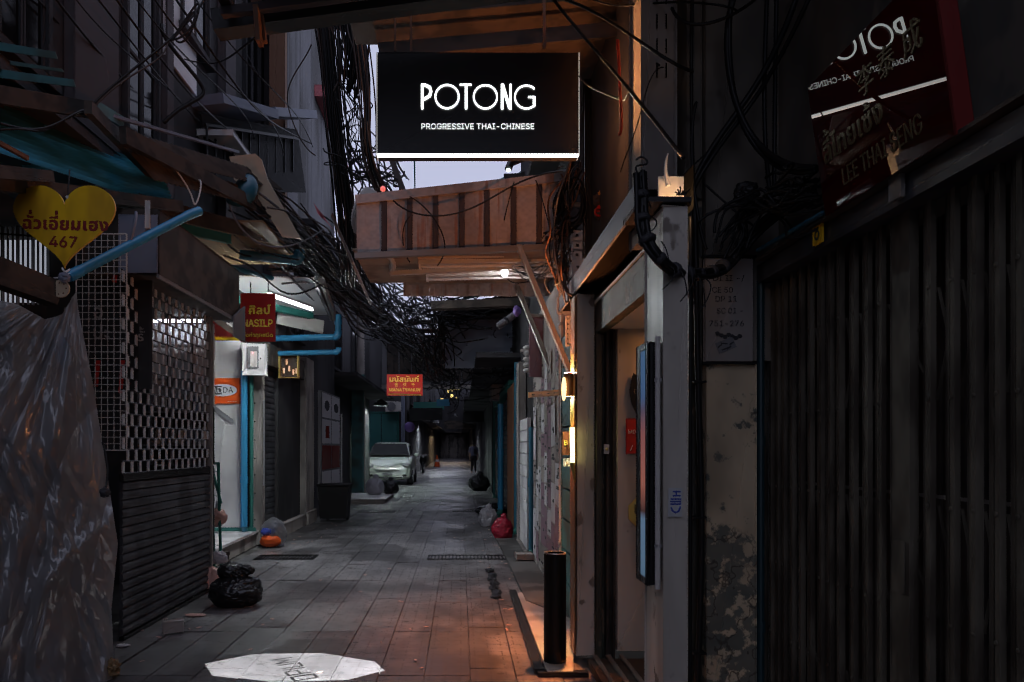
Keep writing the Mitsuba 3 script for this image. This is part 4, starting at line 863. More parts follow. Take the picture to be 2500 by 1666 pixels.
# window with upright bars at the far left
wb = thing('barred_window', 'bright window behind thin upright bars at the far left', 'window')
WY = 6.4
part(wb, 'light_panel', plate([(at(u, v, WY + .4)[0], at(u, v, WY + .4)[2]) for u, v in ((-60, 740), (118, 740), (118, 566), (-60, 560))], .01, (0, WY + .4, 0)), 'm_white', emit=light((.8, .86, 1.0), .32, .15))
part(wb, 'dark_upper', plate([(at(u, v, WY + .42)[0], at(u, v, WY + .42)[2]) for u, v in ((-60, 560), (150, 566), (150, 440), (-60, 440))], .01, (0, WY + .42, 0)), 'm_grey')
for i in range(13):
    u = -30 + i * 12.3
    part(wb, 'bar', cyl(at(u, 452, WY), at(u, 745, WY), .009 if i % 3 else .014, 8), 'm_bare')
for v in (470, 575, 690): part(wb, 'rail', bar(at(-60, v - 8, WY - .012), at(125, v + 6, WY - .012), .02, .02), 'm_darkwood')
for i in range(16): part(wb, 'wrapped_goods', blob(at(-10 + (i * 37) % 120, 462 + (i * 53) % 90, WY + .25), (.05, .04, .045), i, .4, 2.5, 2), 'm_bag_white')

# white wire grid panel
wg = thing('wire_grid_panel', 'white wire grid display panel hanging beside the grille shutter', 'wire panel')
GY = 5.75
gx0, gx1 = at(186, 0, GY)[0], at(309, 0, GY)[0]; gz0, gz1 = at(0, 1100, GY)[2], at(0, 572, GY)[2]
for i in range(9):
    x = gx0 + (gx1 - gx0) * i / 8
    part(wg, 'upright_wire', cyl((x, GY, gz0), (x, GY, gz1), .0055 if i in (0, 8) else .003, 6), 'm_offwhite')
nz = 34
for i in range(nz):
    z = gz0 + (gz1 - gz0) * i / (nz - 1)
    part(wg, 'cross_wire', cyl((gx0, GY - .005, z), (gx1, GY - .005, z), .005 if i in (0, nz - 1) else .003, 6), 'm_offwhite')
hg = thing('hanging_banner', 'dark banner with grey lettering behind the wire grid', 'banner')
part(hg, 'cloth', plate([(at(u, v, 6.3)[0], at(u, v, 6.3)[2]) for u, v in ((196, 950), (372, 950), (372, 640), (196, 610))], .01, (0, 6.3, 0)), 'm_dark')
for g_n, g_w, u, v in (('or', .075, 240, 778), ('pa', .13, 248, 828), ('ra', .055, 345, 834)):
    part(hg, 'lettering', glyph_on(g_n, g_w, at(u, v, 6.285), (1, 0, 0), (0, 0, 1)), 'm_bare')
rs_ = thing('red_ribbon', 'red ribbons hanging behind the wire grid', 'ribbon')
for i, (u, v0, v1) in enumerate(((266, 575, 650), (300, 880, 960), (240, 880, 945), (285, 640, 690))):
    part(rs_, 'strip', bar(at(u, v0, 6.1), at(u - 6, v1, 6.1), .035, .004), 'm_red_gloss')

# grille shutter and its roller box
SX = -2.61
gs = thing('grille_shutter', 'rolled down shutter of open link grille over closed grey slats, left shopfront', 'shutter')
GY0, GY1 = 5.98, 8.06
zr = np.linspace(1.29, 2.86, 18)
for z in zr: part(gs, 'rod', cyl((SX, GY0, z), (SX, GY1, z), .006, 6), 'm_black_metal')
n_l = 13
for j in range(17):
    for i in range(n_l):
        y = GY0 + (i + (.5 if j % 2 else 0) + .25) * (GY1 - GY0) / n_l
        part(gs, 'link', box(SX - .006, SX + .006, y - .021, y + .021, zr[j] - .004, zr[j + 1] + .004, .002), 'm_link')
for y in (6.3, 6.95, 7.6): part(gs, 'link_column', box(SX - .012, SX - .007, y - .011, y + .011, 1.29, 2.86, .002), 'm_black_metal')
part(gs, 'lock_rail', box(SX - .02, SX + .02, GY0, GY1, 1.225, 1.29, .004), 'm_black_metal')
ns = 17
for i in range(ns):
    z0_ = .035 + i * (1.225 - .035) / ns; z1_ = .035 + (i + 1) * (1.225 - .035) / ns
    pts = [(-.012, 0), (.004, .004), (.014, .022), (.016, .04), (.010, .06), (-.004, .066), (-.012, .066)]
    part(gs, 'slat', plate([(a, b * (z1_ - z0_) / .07) for a, b in pts], GY1 - GY0, (SX, GY1, z0_)), 'm_slat')
part(gs, 'bottom_bar', box(SX - .02, SX + .022, GY0, GY1, .0, .034, .004), 'm_black_metal')
part(gs, 'guide_rail', box(SX - .03, SX + .03, GY1, GY1 + .06, 0, 2.86, .004), 'm_bare')
rbx = thing('roller_box', 'big dark shutter roller box with a pale blue grey end over the grille', 'box')
part(rbx, 'casing', box(-2.95, -2.35, 6.06, 8.3, 2.83, 3.36, .01), 'm_darkwood')
part(rbx, 'end_panel', box(-2.66, -2.352, 6.03, 6.06, 2.84, 3.30, .006), 'm_bluegrey')
part(rbx, 'end_bracket', box(-2.44, -2.40, 6.0, 6.03, 3.18, 3.40, .004), 'm_offwhite')
part(rbx, 'lip', box(-2.36, -2.34, 6.03, 8.3, 2.80, 2.835, .003), 'm_grey')
part(rbx, 'tail_board', plate([(7.95, 2.62), (8.34, 2.62), (8.34, 3.0), (7.95, 2.83)], .02, (-2.33, 0, 0), (0, 1, 0), (0, 0, 1)), 'm_grey')
# inside of the grille shop
ins = thing('display_cabinet', 'pale glass fronted cabinet glinting behind the grille', 'cabinet')
part(ins, 'back', box(-3.35, -2.66, 8.38, 8.42, 1.92, 2.82), 'm_white')
part(ins, 'lower_back', box(-3.35, -2.66, 8.38, 8.42, 1.3, 1.915), 'm_dark')
part(ins, 'base', box(-3.35, -2.66, 8.1, 8.42, .3, 1.29), 'm_dark')
for x in (-3.34, -3.12, -2.90, -2.69): part(ins, 'mullion', box(x, x + .025, 8.34, 8.375, 1.3, 2.8), 'm_steel')
for z in (1.5, 1.85, 2.2, 2.55): part(ins, 'shelf', box(-3.35, -2.66, 8.18, 8.33, z, z + .02), 'm_steel')
for i in range(16):
    part(ins, 'jar', lathe([(0, 0), (.032, 0), (.036, .02), (.036, .14), (.018, .18), (0, .18)], (-3.28 + (i % 8) * .08, 8.25, 1.521 + (i // 8) * .35), n=12), ['m_grey', 'm_white_metal', 'm_bluegrey'][i % 3], 30)
inl = thing('inside_lamp', 'small cold lamp burning inside the grille shop', 'lamp')
part(inl, 'tube', cyl((-3.3, 8.1, 2.80), (-2.7, 8.1, 2.80), .012, 10), 'm_lamp', 30, emit=light((.80, .88, 1.0), 14, .6))
part(inl, 'housing', box(-3.33, -2.67, 8.06, 8.14, 2.815, 2.83), 'm_white')
# awnings over the left shops
tl = thing('teal_awning', 'translucent teal corrugated awning over the yellow heart sign', 'awning')
part(tl, 'lower_sheet', corrugated(at(-60, 350, 4.7), at(-60, 232, 5.3), at(430, 512, 7.0), .085, .013, nv=6), 'm_blue_sheet', True)
part(tl, 'outer_sheet', corrugated(at(-60, 432, 5.35), at(-60, 402, 5.5), at(118, 420, 5.9), .085, .013, nv=4), 'm_blue_sheet', True)
for i, (u0, u1, v0, v1) in enumerate(((-60, 142, 108, 140), (-60, 158, 150, 172), (-60, 186, 176, 208))):
    part(tl, 'upper_sheet', plate([(at(u0, v1, 5.3 - .1 * i)[0], at(u0, v1 - 24, 5.3 - .1 * i)[2]), (at(u1, v1, 5.3 - .1 * i)[0], at(u1, v1 + 6, 5.3 - .1 * i)[2]), (at(u1 - 6, v0, 5.3 - .1 * i)[0], at(u1, v0 + 20, 5.3 - .1 * i)[2]), (at(u0, v0, 5.3 - .1 * i)[0], at(u0, v0 - 14, 5.3 - .1 * i)[2])], .008, (0, 5.3 - .1 * i, 0)), 'm_teal')
part(tl, 'edge_board', bar(at(-60, 222, 4.9), at(232, 272, 5.9), .05, .12), 'm_darkwood')
part(tl, 'edge_board', bar(at(215, 262, 5.6), at(392, 448, 7.4), .06, .10), 'm_darkwood')
part(tl, 'rafter', bar(at(-60, 318, 4.5), at(68, 388, 4.9), .03, .03), 'm_rust')
part(tl, 'rafter', bar(at(-60, 415, 4.3), at(115, 432, 5.2), .10, .08), 'm_darkwood')
part(tl, 'front_purlin', bar(at(-60, 440, 4.6), at(440, 505, 7.0), .07, .10), 'm_darkwood')
part(tl, 'valance', bar(at(236, 262, 6.2), at(300, 300, 6.8), .03, .10), 'm_teal')
part(tl, 'hem', bar(at(235, 446, 6.2), at(315, 476, 6.6), .02, .05), 'm_offwhite')
pa_ = thing('patched_roof', 'layered old roof sheets with a pale flashing strip above the grille shop', 'roof')
part(pa_, 'flashing', bar(at(246, 276, 6.4), at(580, 372, 9.0), .05, .03), 'm_bluegrey')
part(pa_, 'sheet', corrugated(at(240, 300, 6.0), at(640, 420, 9.2), at(330, 372, 6.2), .09, .012), 'm_darkwood', True)
part(pa_, 'sheet', corrugated(at(320, 372, 6.3), at(640, 470, 9.0), at(380, 440, 6.5), .09, .012), 'm_darkwood', True)
part(pa_, 'sheet', corrugated(at(330, 470, 6.4), at(660, 560, 9.2), at(390, 530, 6.8), .09, .012), 'm_darkwood', True)
part(pa_, 'edge', bar(at(300, 330, 6.0), at(620, 500, 8.6), .06, .14), 'm_darkwood')
part(pa_, 'edge', bar(at(420, 370, 7.4), at(560, 425, 8.6), .05, .05), 'm_bare')
part(pa_, 'rafter', bar(at(380, 545, 7.2), at(560, 585, 8.4), .06, .10), 'm_green')
dp = thing('leaning_board', 'peach lit plank sloping down from the left roof edge', 'board')
part(dp, 'plank', plate([(at(u, v, 8.8)[0], at(u, v, 8.8)[2]) for u, v in ((562, 385), (625, 378), (640, 392), (655, 440), (735, 585), (690, 580), (640, 500), (572, 440))], .03, (0, 8.8, 0)), 'm_cream')
bc_ = thing('blue_canvas', 'blue rolled canvas end under the left roof edge', 'canvas')
part(bc_, 'roll', tube(spline([at(556, 492, 8.4), at(590, 476, 8.4), at(606, 440, 8.6)], 10), [.03, .07, .10, .12, .13, .13, .12, .12, .10, .08], 14), 'm_pvc_dark', True)
bsf = thing('plank_soffit', 'brown plank ceiling under the left eaves', 'soffit')
for i in range(7):
    x = -3.2 + i * .155
    part(bsf, 'plank', box(x + .003, x + .152, 8.35, 10.3, 3.90, 3.93), 'm_brownpanel')
for i, (a, b, lab) in enumerate(((at(585, 622, 9.4), at(716, 636, 9.6), 'thick'), (at(560, 652, 9.0), at(664, 680, 9.8), 'thin'))):
    k = thing('blue_drain_pipe', f'dim {lab} blue drain pipe under the brown plank ceiling', 'pipe')
    part(k, 'pipe', tube([a, b], .058 if i == 0 else .03, 16), 'm_pvc_dark', 30)
    if i == 0: part(k, 'elbow', tube(spline([b + V(-.02, 0, 0), b + V(.06, 0, .02), b + V(.07, 0, .12)], 8), .066, 14), 'm_pvc_dark', True)

# second shop: white pillar, meter, tube light
s2 = thing('shop_step', 'raised pale tiled step before the white pillar', 'step')
stp = [(-3.9, 9.4), (-3.02, 9.55), (-3.06, 11.9), (-3.9, 11.9)]
part(s2, 'tread', plate(stp, .035, (0, 0, .20), (1, 0, 0), (0, 1, 0)), 'm_stone')
part(s2, 'riser', plate([(-3.88, 9.43), (-3.05, 9.58), (-3.09, 11.9), (-3.88, 11.9)], .20, (0, 0, 0), (1, 0, 0), (0, 1, 0)), 'm_concrete')
wp = thing('white_pillar', 'white tiled pillar with an orange poster beside the grille shop', 'pillar')
part(wp, 'shaft', box(-3.78, -3.28, 11.6, 11.95, .235, 3.35, .01), 'm_whitewall')
part(wp, 'skirting', box(-3.79, -3.05, 11.57, 11.6, .236, .29, .003), 'm_green')
po = thing('orange_poster', 'orange poster with a white oval emblem on the white pillar', 'poster')
c = at(550, 955, 11.59)
part(po, 'sheet', box(c[0] - .26, c[0] + .225, 11.585, 11.598, c[2] - .19, c[2] + .19, .001), 'm_orange')
part(po, 'oval', plate(shapely.affinity.scale(sg.Point(0, 0).buffer(1), .225, .092), .003, c + V(-.045, -.006, .01)), 'm_white')
part(po, 'dark_box', plate(sg.box(-.15, -.062, .0, .062), .002, c + V(-.05, -.0095, .01)), 'm_ink')
part(po, 'lettering', words('DA', .085, c + V(.045, -.0095, -.03), depth=.002), 'm_ink')
part(po, 'lettering', words('AD', .085, c + V(-.12, -.012, -.03), bold=True, depth=.002), 'm_white')
part(po, 'footer', words('www.adda.co.th', .014, c + V(.1, -.006, -.165)), 'm_white')
tr_ = thing('torn_tape', 'grey smear of old tape across the white pillar', 'tape')
part(tr_, 'strip', sheet(lambda u, w: np.stack([at(512, 0, 11.59)[0] + .36 * u, 11.588 + 0 * u, at(0, 985, 11.59)[2] - .28 * u ** .8 + .11 * (w - .5) * (1 - .4 * u)], 1), 12, 4), 'm_grey')
mb = thing('meter_box', 'white electric meter box with a red light on the left', 'meter box')
a, b = at(590, 918, 11.4), at(648, 838, 11.4)
part(mb, 'case', box(a[0], b[0], 11.4, 11.58, a[2], b[2], .012), 'm_white')
wa, wb_ = at(604, 900, 11.39), at(631, 846, 11.39)
part(mb, 'window', box(wa[0], wb_[0], 11.392, 11.402, wa[2], wb_[2], .002), 'm_grey')
part(mb, 'dial', box(wa[0] + .04, wb_[0] - .02, 11.386, 11.393, wa[2] + .02, wb_[2] - .07, .004), 'm_offwhite')
q = at(617, 862, 11.385)
part(mb, 'indicator', blob(q, (.014, .01, .014), 0, 0, 1, 2), 'm_lamp', emit=light((1, .06, .05), 3, .03))
q = at(636, 876, 11.39); part(mb, 'lock', lathe([(0, 0), (.012, 0), (.012, .01), (0, .012)], q, (0, -1, 0), 12), 'm_ink')
bp2 = thing('blue_downpipe', 'bright blue downpipe at the edge of the white pillar', 'pipe')
q = at(596, 0, 11.55)
part(bp2, 'pipe', cyl((q[0], 11.55, .3), (q[0], 11.55, 2.62), .05, 18), 'm_pvc', 30)
part(bp2, 'socket', cyl((q[0], 11.55, .95), (q[0], 11.55, 1.05), .058, 18), 'm_pvc', 30)
part(bp2, 'foot', cyl((q[0] + .02, 11.5, .24), (q[0] + .02, 11.5, .31), .04, 14), 'm_pvc_dark', 30)
dk = thing('dark_downpipe', 'thin dark teal pipe beside the bright blue downpipe', 'pipe')
part(dk, 'pipe', cyl((q[0] + .09, 11.62, .24), (q[0] + .09, 11.62, 3.0), .03, 12), 'm_green', 30)
cpost = thing('concrete_post', 'bare concrete post with bolt holes right of the white pillar', 'post')
a, b = at(612, 0, 11.75), at(641, 0, 11.75)
part(cpost, 'shaft', box(a[0], b[0], 11.75, 11.95, .0, 2.9, .012), 'm_concrete')
for v in (985, 1030, 1075, 1120, 1160, 1205, 1270):
    q = at(622, v, 11.748); part(cpost, 'bolt_hole', lathe([(0, 0), (.013, 0), (.013, .004), (0, .004)], q, (0, -1, 0), 10), 'm_void')
part(cpost, 'edge_trim', box(b[0] + .002, b[0] + .03, 11.76, 11.79, .9, 2.2, .003), 'm_steel')
wsf = thing('white_soffit', 'white eaves ceiling lit by a tube light on the left', 'soffit')
part(wsf, 'panel', plate([(-3.3, 10.35), (-1.98, 10.5), (-2.26, 13.4), (-3.3, 13.4)], .02, (0, 0, 3.76), (1, 0, 0), (0, 1, 0)), 'm_white')
part(wsf, 'fascia', bar((-1.95, 10.5, 3.74), (-2.23, 13.42, 3.74), .05, .16), 'm_grey')
part(wsf, 'gutter', tube([V(-1.88, 10.5, 3.74), V(-2.16, 13.5, 3.68)], .05, 12), 'm_bare', 30)
part(wsf, 'hanging_panel', bar(at(676, 775, 12.4), at(790, 800, 12.8), .03, .22), 'm_offwhite')
part(wsf, 'cable_tray', bar(at(560, 728, 11.0), at(760, 772, 12.6), .10, .10), 'm_green')
tlz = thing('tube_light', 'lit white tube light under the white eaves ceiling on the left', 'lamp')
p0, p1 = at(655, 720, 9.7), at(762, 757, 11.0)
part(tlz, 'tube', cyl(p0, p1, .017, 12), 'm_lamp', 30, emit=light((.90, .98, 1.0), TUBE, 3))
part(tlz, 'housing', bar(p0 + V(0, 0, .04), p1 + V(0, 0, .04), .05, .035), 'm_white')
nsg = thing('red_shop_sign', 'red sign with yellow lettering hanging under the left tube light', 'sign')
NY = 9.3
a, b = at(586, 835, NY), at(672, 716, NY)
part(nsg, 'board', box(a[0], b[0], NY, NY + .04, a[2], b[2], .004), 'm_sign_red')
part(nsg, 'lettering', words('NASILP', .085, at(629, 798, NY - .001), bold=True, width=.36), 'm_yellow_letter')
part(nsg, 'lettering', glyph_on('silp', .26, at(634, 768, NY - .001), (1, 0, 0), (0, 0, 1)), 'm_yellow_letter')
part(nsg, 'lettering', glyph_on('allkinds', .36, at(629, 827, NY - .001), (1, 0, 0), (0, 0, 1)), 'm_yellow_letter')
for u in (612, 655): part(nsg, 'hanger', cyl(at(u, 716, NY + .02), at(u, 690, NY + .02), .006, 6), 'm_cable')
nsb = thing('red_shop_sign', 'red and gold sign strip half hidden behind the roller box', 'sign')
part(nsb, 'board', plate([(at(u, v, 11.2)[0], at(u, v, 11.2)[2]) for u, v in ((510, 832), (600, 832), (560, 800), (510, 775))], .03, (0, 11.2, 0)), 'm_red_dark')
part(nsb, 'trim', bar(at(510, 826, 11.16), at(598, 828, 11.16), .01, .05), 'm_yellow')
part(nsb, 'brace', bar(at(512, 770, 11.1), at(600, 832, 11.0), .06, .08), 'm_darkwood')
for i, (v, lab) in enumerate(((825, 'upper'), (862, 'lower'))):
    k = thing('blue_water_pipe', f'{lab} of two bright blue pipes crossing under the left eaves', 'pipe')
    a, b = at(668, v + 2, 12.6), at(818, v - 2, 12.6)
    part(k, 'pipe', cyl(a, b, .05 if i == 0 else .042, 16), 'm_pvc', 30)
    if i == 0:
        part(k, 'elbow', tube(spline([b + V(-.02, 0, 0), b + V(.03, 0, .012), b + V(.05, 0, .06), b + V(.05, 0, .10)], 10), .058, 14), 'm_pvc', True)
        part(k, 'riser', cyl(b + V(.05, 0, .09), b + V(.055, 0, .36), .05, 16), 'm_pvc', 30)
        part(k, 'socket', cyl(b + V(.05, 0, .20), b + V(.05, 0, .26), .06, 16), 'm_pvc', 30)
    else:
        part(k, 'elbow', tube(spline([b + V(-.02, 0, 0), b + V(.04, .0, .01), b + V(.06, 0, .07)], 8), .048, 14), 'm_pvc', True)
    part(k, 'clamp', cyl(a + V(.0, 0, 0), a + V(.04, 0, 0), .06, 14), 'm_pvc_dark', 30)
shl = thing('spirit_lantern', 'small gold spirit lantern glowing on the dark left wall', 'lantern')
a, b = at(682, 922, 12.7), at(732, 868, 12.7)
part(shl, 'back', box(a[0], b[0], 12.72, 12.74, a[2], b[2]), 'm_darkwood')
part(shl, 'frame', cat(box(a[0], a[0] + .03, 12.6, 12.72, a[2], b[2]), box(b[0] - .03, b[0], 12.6, 12.72, a[2], b[2]), box(a[0], b[0], 12.6, 12.72, a[2] - .02, a[2]), box(a[0], b[0], 12.6, 12.72, b[2], b[2] + .02)), 'm_gold')
for i, (u, v) in enumerate(((693, 905), (706, 900), (716, 908), (724, 906), (700, 884))):
    part(shl, 'candle', cyl(at(u, v + 7, 12.66), at(u, v - 6, 12.66), .018, 8), 'm_lamp', 30, emit=light((1, .38, .08), .45, .04))
# dark roller shutters further along
dsx = thing('roller_shutter', 'closed dark roller shutter beyond the concrete post', 'shutter')
for i in range(28):
    z = .22 + i * .09
    part(dsx, 'slat', plate([(-.01, 0), (.012, .01), (.016, .045), (.010, .08), (-.01, .088)], 2.7, (-3.12, 14.7, z)), 'm_slat')
part(dsx, 'head_box', box(-3.3, -2.95, 12.0, 14.7, 2.75, 3.1), 'm_darkwood')
part(dsx, 'sill', box(-3.3, -2.92, 11.95, 14.75, 0, .215, .01), 'm_concrete')
pst = thing('grey_pier', 'grey pier between the two dark shutters on the left', 'pier')
part(pst, 'shaft', box(-3.3, -2.93, 14.75, 15.6, 0, 3.2, .01), 'm_concrete')
part(pst, 'base', box(-3.3, -2.88, 14.74, 15.62, 0, .25, .01), 'm_concrete')
pp = thing('poster_panel', 'dim panel of pasted posters with a red band on the left', 'poster')
part(pp, 'board', box(-3.1, -2.98, 16.6, 19.2, .35, 2.7, .004), 'm_grey')
for i in range(4):
    for j in range(2):
        z = .42 + i * .57; y = 16.7 + j * 1.25
        part(pp, 'sheet', box(-2.979, -2.972, y, y + 1.15, z, z + .53, .001), 'm_red_dark' if (i == 1) else 'm_paper')
for j in range(2):
    part(pp, 'emblem', plate(shapely.affinity.scale(sg.Point(0, 0).buffer(1), .32, .11), .002, (-2.9715, 17.3 + 1.25 * j, 2.40), (0, 1, 0), (0, 0, 1)), 'm_ink')
part(pp, 'red_patch', box(-2.9715, -2.97, 17.1, 17.6, 1.68, 1.95, 0), 'm_red_dark')
stl = thing('steel_post', 'thin bright steel edge post past the poster panel', 'post')
part(stl, 'post', box(-2.97, -2.93, 19.22, 19.28, .1, 2.3, .006), 'm_steel')
part(stl, 'foot', box(-3.0, -2.9, 19.2, 19.3, 0, .1, .006), 'm_bare')
tpz = thing('teal_post', 'peeling teal wall strip before the bare pole', 'post')
part(tpz, 'shaft', box(-3.35, -3.0, 23.8, 24.2, 0, 3.6, .01), 'm_teal')
part(tpz, 'cap', box(-3.4, -2.95, 23.75, 24.25, 3.6, 3.7, .01), 'm_teal')
upo = thing('utility_pole', 'brown utility pole standing in front of the parked car', 'pole')
a = at(880, 0, 24.5)[0]
part(upo, 'shaft', lathe([(0, 0), (.15, 0), (.13, 4), (.11, 6.5), (0, 6.5)], (a, 24.5, 0), n=16), 'm_concrete', 30)
part(upo, 'band', lathe([(.152, 1.9), (.152, 1.98)], (a, 24.5, 0), n=16), 'm_steel')
fst = thing('far_step', 'low white step by the pole before the parked car', 'step')
part(fst, 'tread', box(-3.4, -1.95, 20.3, 23.0, .10, .13, .01), 'm_stone'); part(fst, 'riser', box(-3.4, -1.98, 20.33, 23.0, -.02, .10, .01), 'm_concrete')
bin_ = thing('waste_bin', 'large black wheeled waste bin against the left wall', 'bin')
part(bin_, 'body', plate([(-2.80, .06), (-2.28, .06), (-2.24, .70), (-2.84, .70)], .55, (0, 16.0, 0)), 'm_bin')
part(bin_, 'lid', box(-2.87, -2.21, 15.4, 16.05, .70, .755, .02), 'm_bin')
part(bin_, 'handle', cyl((-2.8, 16.08, .72), (-2.28, 16.08, .72), .015, 8), 'm_black_metal')
for x in (-2.74, -2.34): part(bin_, 'wheel', cyl((x, 15.9, .07), (x + .05, 15.9, .07), .07, 16), 'm_black_metal', 30)
gw = thing('green_gate', 'teal metal gate behind the parked car', 'gate')
part(gw, 'leaf', box(-3.65, -2.95, 35.9, 35.96, .1, 3.0, .01), 'm_door_green')
part(gw, 'leaf', box(-4.4, -3.67, 35.9, 35.96, .1, 3.0, .01), 'm_door_green')
part(gw, 'frame', cat(box(-2.95, -2.85, 35.88, 35.97, 0, 3.1), box(-4.5, -2.85, 35.88, 35.97, 3.0, 3.1)), 'm_green')
acb = thing('aircon_unit', 'white air conditioner box over the teal gate', 'air conditioner')
part(acb, 'case', box(-3.45, -2.65, 35.3, 35.8, 3.05, 3.55, .03), 'm_offwhite'); part(acb, 'fan_grille', lathe([(0, .01), (.19, .01), (.2, 0)], (-3.15, 35.3, 3.3), (0, -1, 0), 20), 'm_grey', 30)
gp_ = thing('grey_post', 'slim grey post at the corner by the teal gate', 'post')
part(gp_, 'shaft', box(-2.68, -2.5, 34.8, 35.0, 0, 4.2, .01), 'm_bluegrey'); part(gp_, 'cap', box(-2.71, -2.47, 34.78, 35.02, 4.2, 4.25, .01), 'm_bluegrey')
pl_ = thing('purple_lantern', 'round purple lantern above the car on the corner post', 'lantern')
q = at(1000, 1043, 33)
part(pl_, 'globe', blob(q, (.225, .12, .225), 0, 0, 1, 3), 'm_purple', True)
part(pl_, 'cap', lathe([(.06, .22), (.06, .26), (0, .26)], q, n=12), 'm_ink')
rdg = thing('red_hanging_sign', 'bright red sign with gold lettering hanging down the middle of the alley', 'sign')
RY = 16.0
a, b = at(944, 967, RY), at(1032, 914, RY)
part(rdg, 'board', box(a[0], b[0], RY, RY + .06, a[2], b[2], .004), 'm_sign_red', emit=light((.40, .022, .012), .6, .1))
part(rdg, 'side_tab', box(a[0] - .005, a[0], RY, RY + .05, a[2] + .01, b[2] - .1, .002), 'm_sign_red')
sr_ = RY / F
for m_ in (glyph_on('manat', 72 * sr_, at(987, 933, RY - .001), (1, 0, 0), (0, 0, 1)), glyph_on('three', 50 * sr_, at(988, 944, RY - .001), (1, 0, 0), (0, 0, 1)), words('MANATSANUN', 8 * sr_, at(988, 956, RY - .001), bold=True, width=76 * sr_)):
    part(rdg, 'lettering', m_, 'm_yellow_letter', emit=light((.65, .42, .08), .5, .03))
part(rdg, 'rule', bar(at(948, 963, RY - .002), at(1028, 965, RY - .002), .004, .03), 'm_yellow_letter')
for u in (962, 1008): part(rdg, 'hanger', cyl(at(u, 914, RY + .03), at(u, 880, RY + .03), .008, 6), 'm_cable')

# bags and litter by the left shop
def bag(label, o, r, m_, seed, knot=True, grp=None, amp=.22):
    k = thing('rubbish_bag', label, 'bag', grp)
    part(k, 'sack', blob(np.asarray(o) + V(0, 0, r[2] * .8), r, seed, amp, 1.6, 5, .8, .05), m_, True)
    if knot: part(k, 'knot', blob(np.asarray(o) + V(r[0] * .1, 0, r[2] * 1.85), (r[0] * .28, r[1] * .28, r[2] * .30), seed + 3, .5, 2.5, 3, 0, .2), m_, True)
    return k
bag('big black rubbish bag slumped at the foot of the slatted shutter', ground(555, 1492) + V(0, .25, 0), (.245, .22, .16), 'm_bin_bag', 4)
k = bag('small knotted black bag piled on the big black rubbish bag', ground(555, 1492) + V(-.05, .3, .24), (.13, .12, .09), 'm_bin_bag', 6, False)
part(k, 'ear', blob(ground(555, 1492) + V(.09, .28, .33), (.08, .06, .05), 12, .5, 2.5, 3), 'm_bin_bag', True)
bag('small pink plastic bag leaning behind the black rubbish bag', ground(510, 1448) + V(0, .12, .0), (.10, .09, .14), 'm_bag_pink', 7, False)
bag('crumpled clear bag above the pink bag at the shutter foot', ground(516, 1440) + V(.02, .2, .24), (.09, .08, .075), 'm_bag_white', 8, False, amp=.45)
tb = thing('clear_bag', 'clear knotted bag with pinkish contents hung on the green stand', 'bag')
q = at(530, 1262, 8.8)
part(tb, 'film', blob(q, (.105, .09, .11), 2, .25, 1.6, 4), 'm_bag_pink', True); part(tb, 'knot', blob(q + V(0, 0, .13), (.02, .02, .05), 3, .4, 2, 2), 'm_bag_white', True)
gst = thing('green_stand', 'dark green wire mesh stand leaning beside the grille shutter', 'stand')
SYd = 8.75
for (u0, v0, u1, v1) in ((516, 1135, 524, 1420), (533, 1132, 540, 1400), (512, 1132, 536, 1132), (516, 1142, 540, 1230)):
    part(gst, 'frame_bar', bar(at(u0, v0, SYd), at(u1, v1, SYd), .03, .03), 'm_green')
for i in range(8): part(gst, 'cross_wire', cyl(at(517, 1150 + i * 30, SYd), at(536, 1152 + i * 30, SYd), .004, 6), 'm_green')
part(gst, 'foot', bar(at(508, 1352, SYd - .1), at(560, 1352, SYd - .1), .06, .04), 'm_darkwood')
part(gst, 'foot', bar(at(553, 1350, SYd - .1), at(553, 1412, SYd - .1), .05, .05), 'm_darkwood')
st2 = thing('striped_bag', 'clear bag with blue and red packets standing on the paving by the post', 'bag')
q = ground(667, 1336)
part(st2, 'red_packet', blob(q + V(-.02, -.075, .10), (.15, .10, .10), 3, .25, 1.8, 4, .85), 'm_orange', True)
part(st2, 'blue_packet', blob(q + V(-.06, -.07, .24), (.11, .09, .065), 5, .2, 1.8, 4), 'm_blue_print', True)
part(st2, 'film', blob(q + V(.0, .02, .21), (.185, .15, .225), 6, .2, 1.7, 5, .9, .1), 'm_clear_bag', True)
part(st2, 'paper', blob(q + V(.05, .06, .33), (.09, .07, .06), 7, .5, 2.5, 3), 'm_bag_white', True)
part(st2, 'dark_base', box(q[0] - .14, q[0] + .13, q[1] - .13, q[1] + .02, .0, .02, .005), 'm_ink')
for (u, v, r, m_, lab, seed) in ((478, 1505, (.09, .045, .012), 'm_litter', 'flat pinkish scrap on the paving before the black bag', 1), (300, 1580, (.05, .04, .012), 'm_paper', 'pale paper scrap near the plastic sheet', 2)):
    solo('litter', blob(ground(u, v) + V(0, 0, r[2] * .9), r, seed, .2, 1.5, 3), m_, lab, 'litter')
solo('brick', obox(ground(420, 1548) + V(0, .02, .055), (1, .35, .05), (-.35, 1, 0), (0, 0, 1), .085, .05, .055, .012), 'm_concrete', 'broken grey brick lying at the shutter foot', 'brick')
g_ = np.random.default_rng(77)
bits = []
for i in range(110):
    x, y = g_.uniform(-2.6, .7), 4.6 + 12 * g_.random() ** 1.6
    if g_.random() < .6: x = g_.choice([-2.45, .5]) + g_.normal(0, .18)
    a_ = g_.uniform(0, 6.3); w_, h_ = g_.uniform(.008, .028), g_.uniform(.004, .014)
    bits.append(obox((x, y, .006), (math.cos(a_), math.sin(a_), g_.normal(0, .15)), (-math.sin(a_), math.cos(a_), 0), (0, 0, 1), w_, h_, .0015, 0))
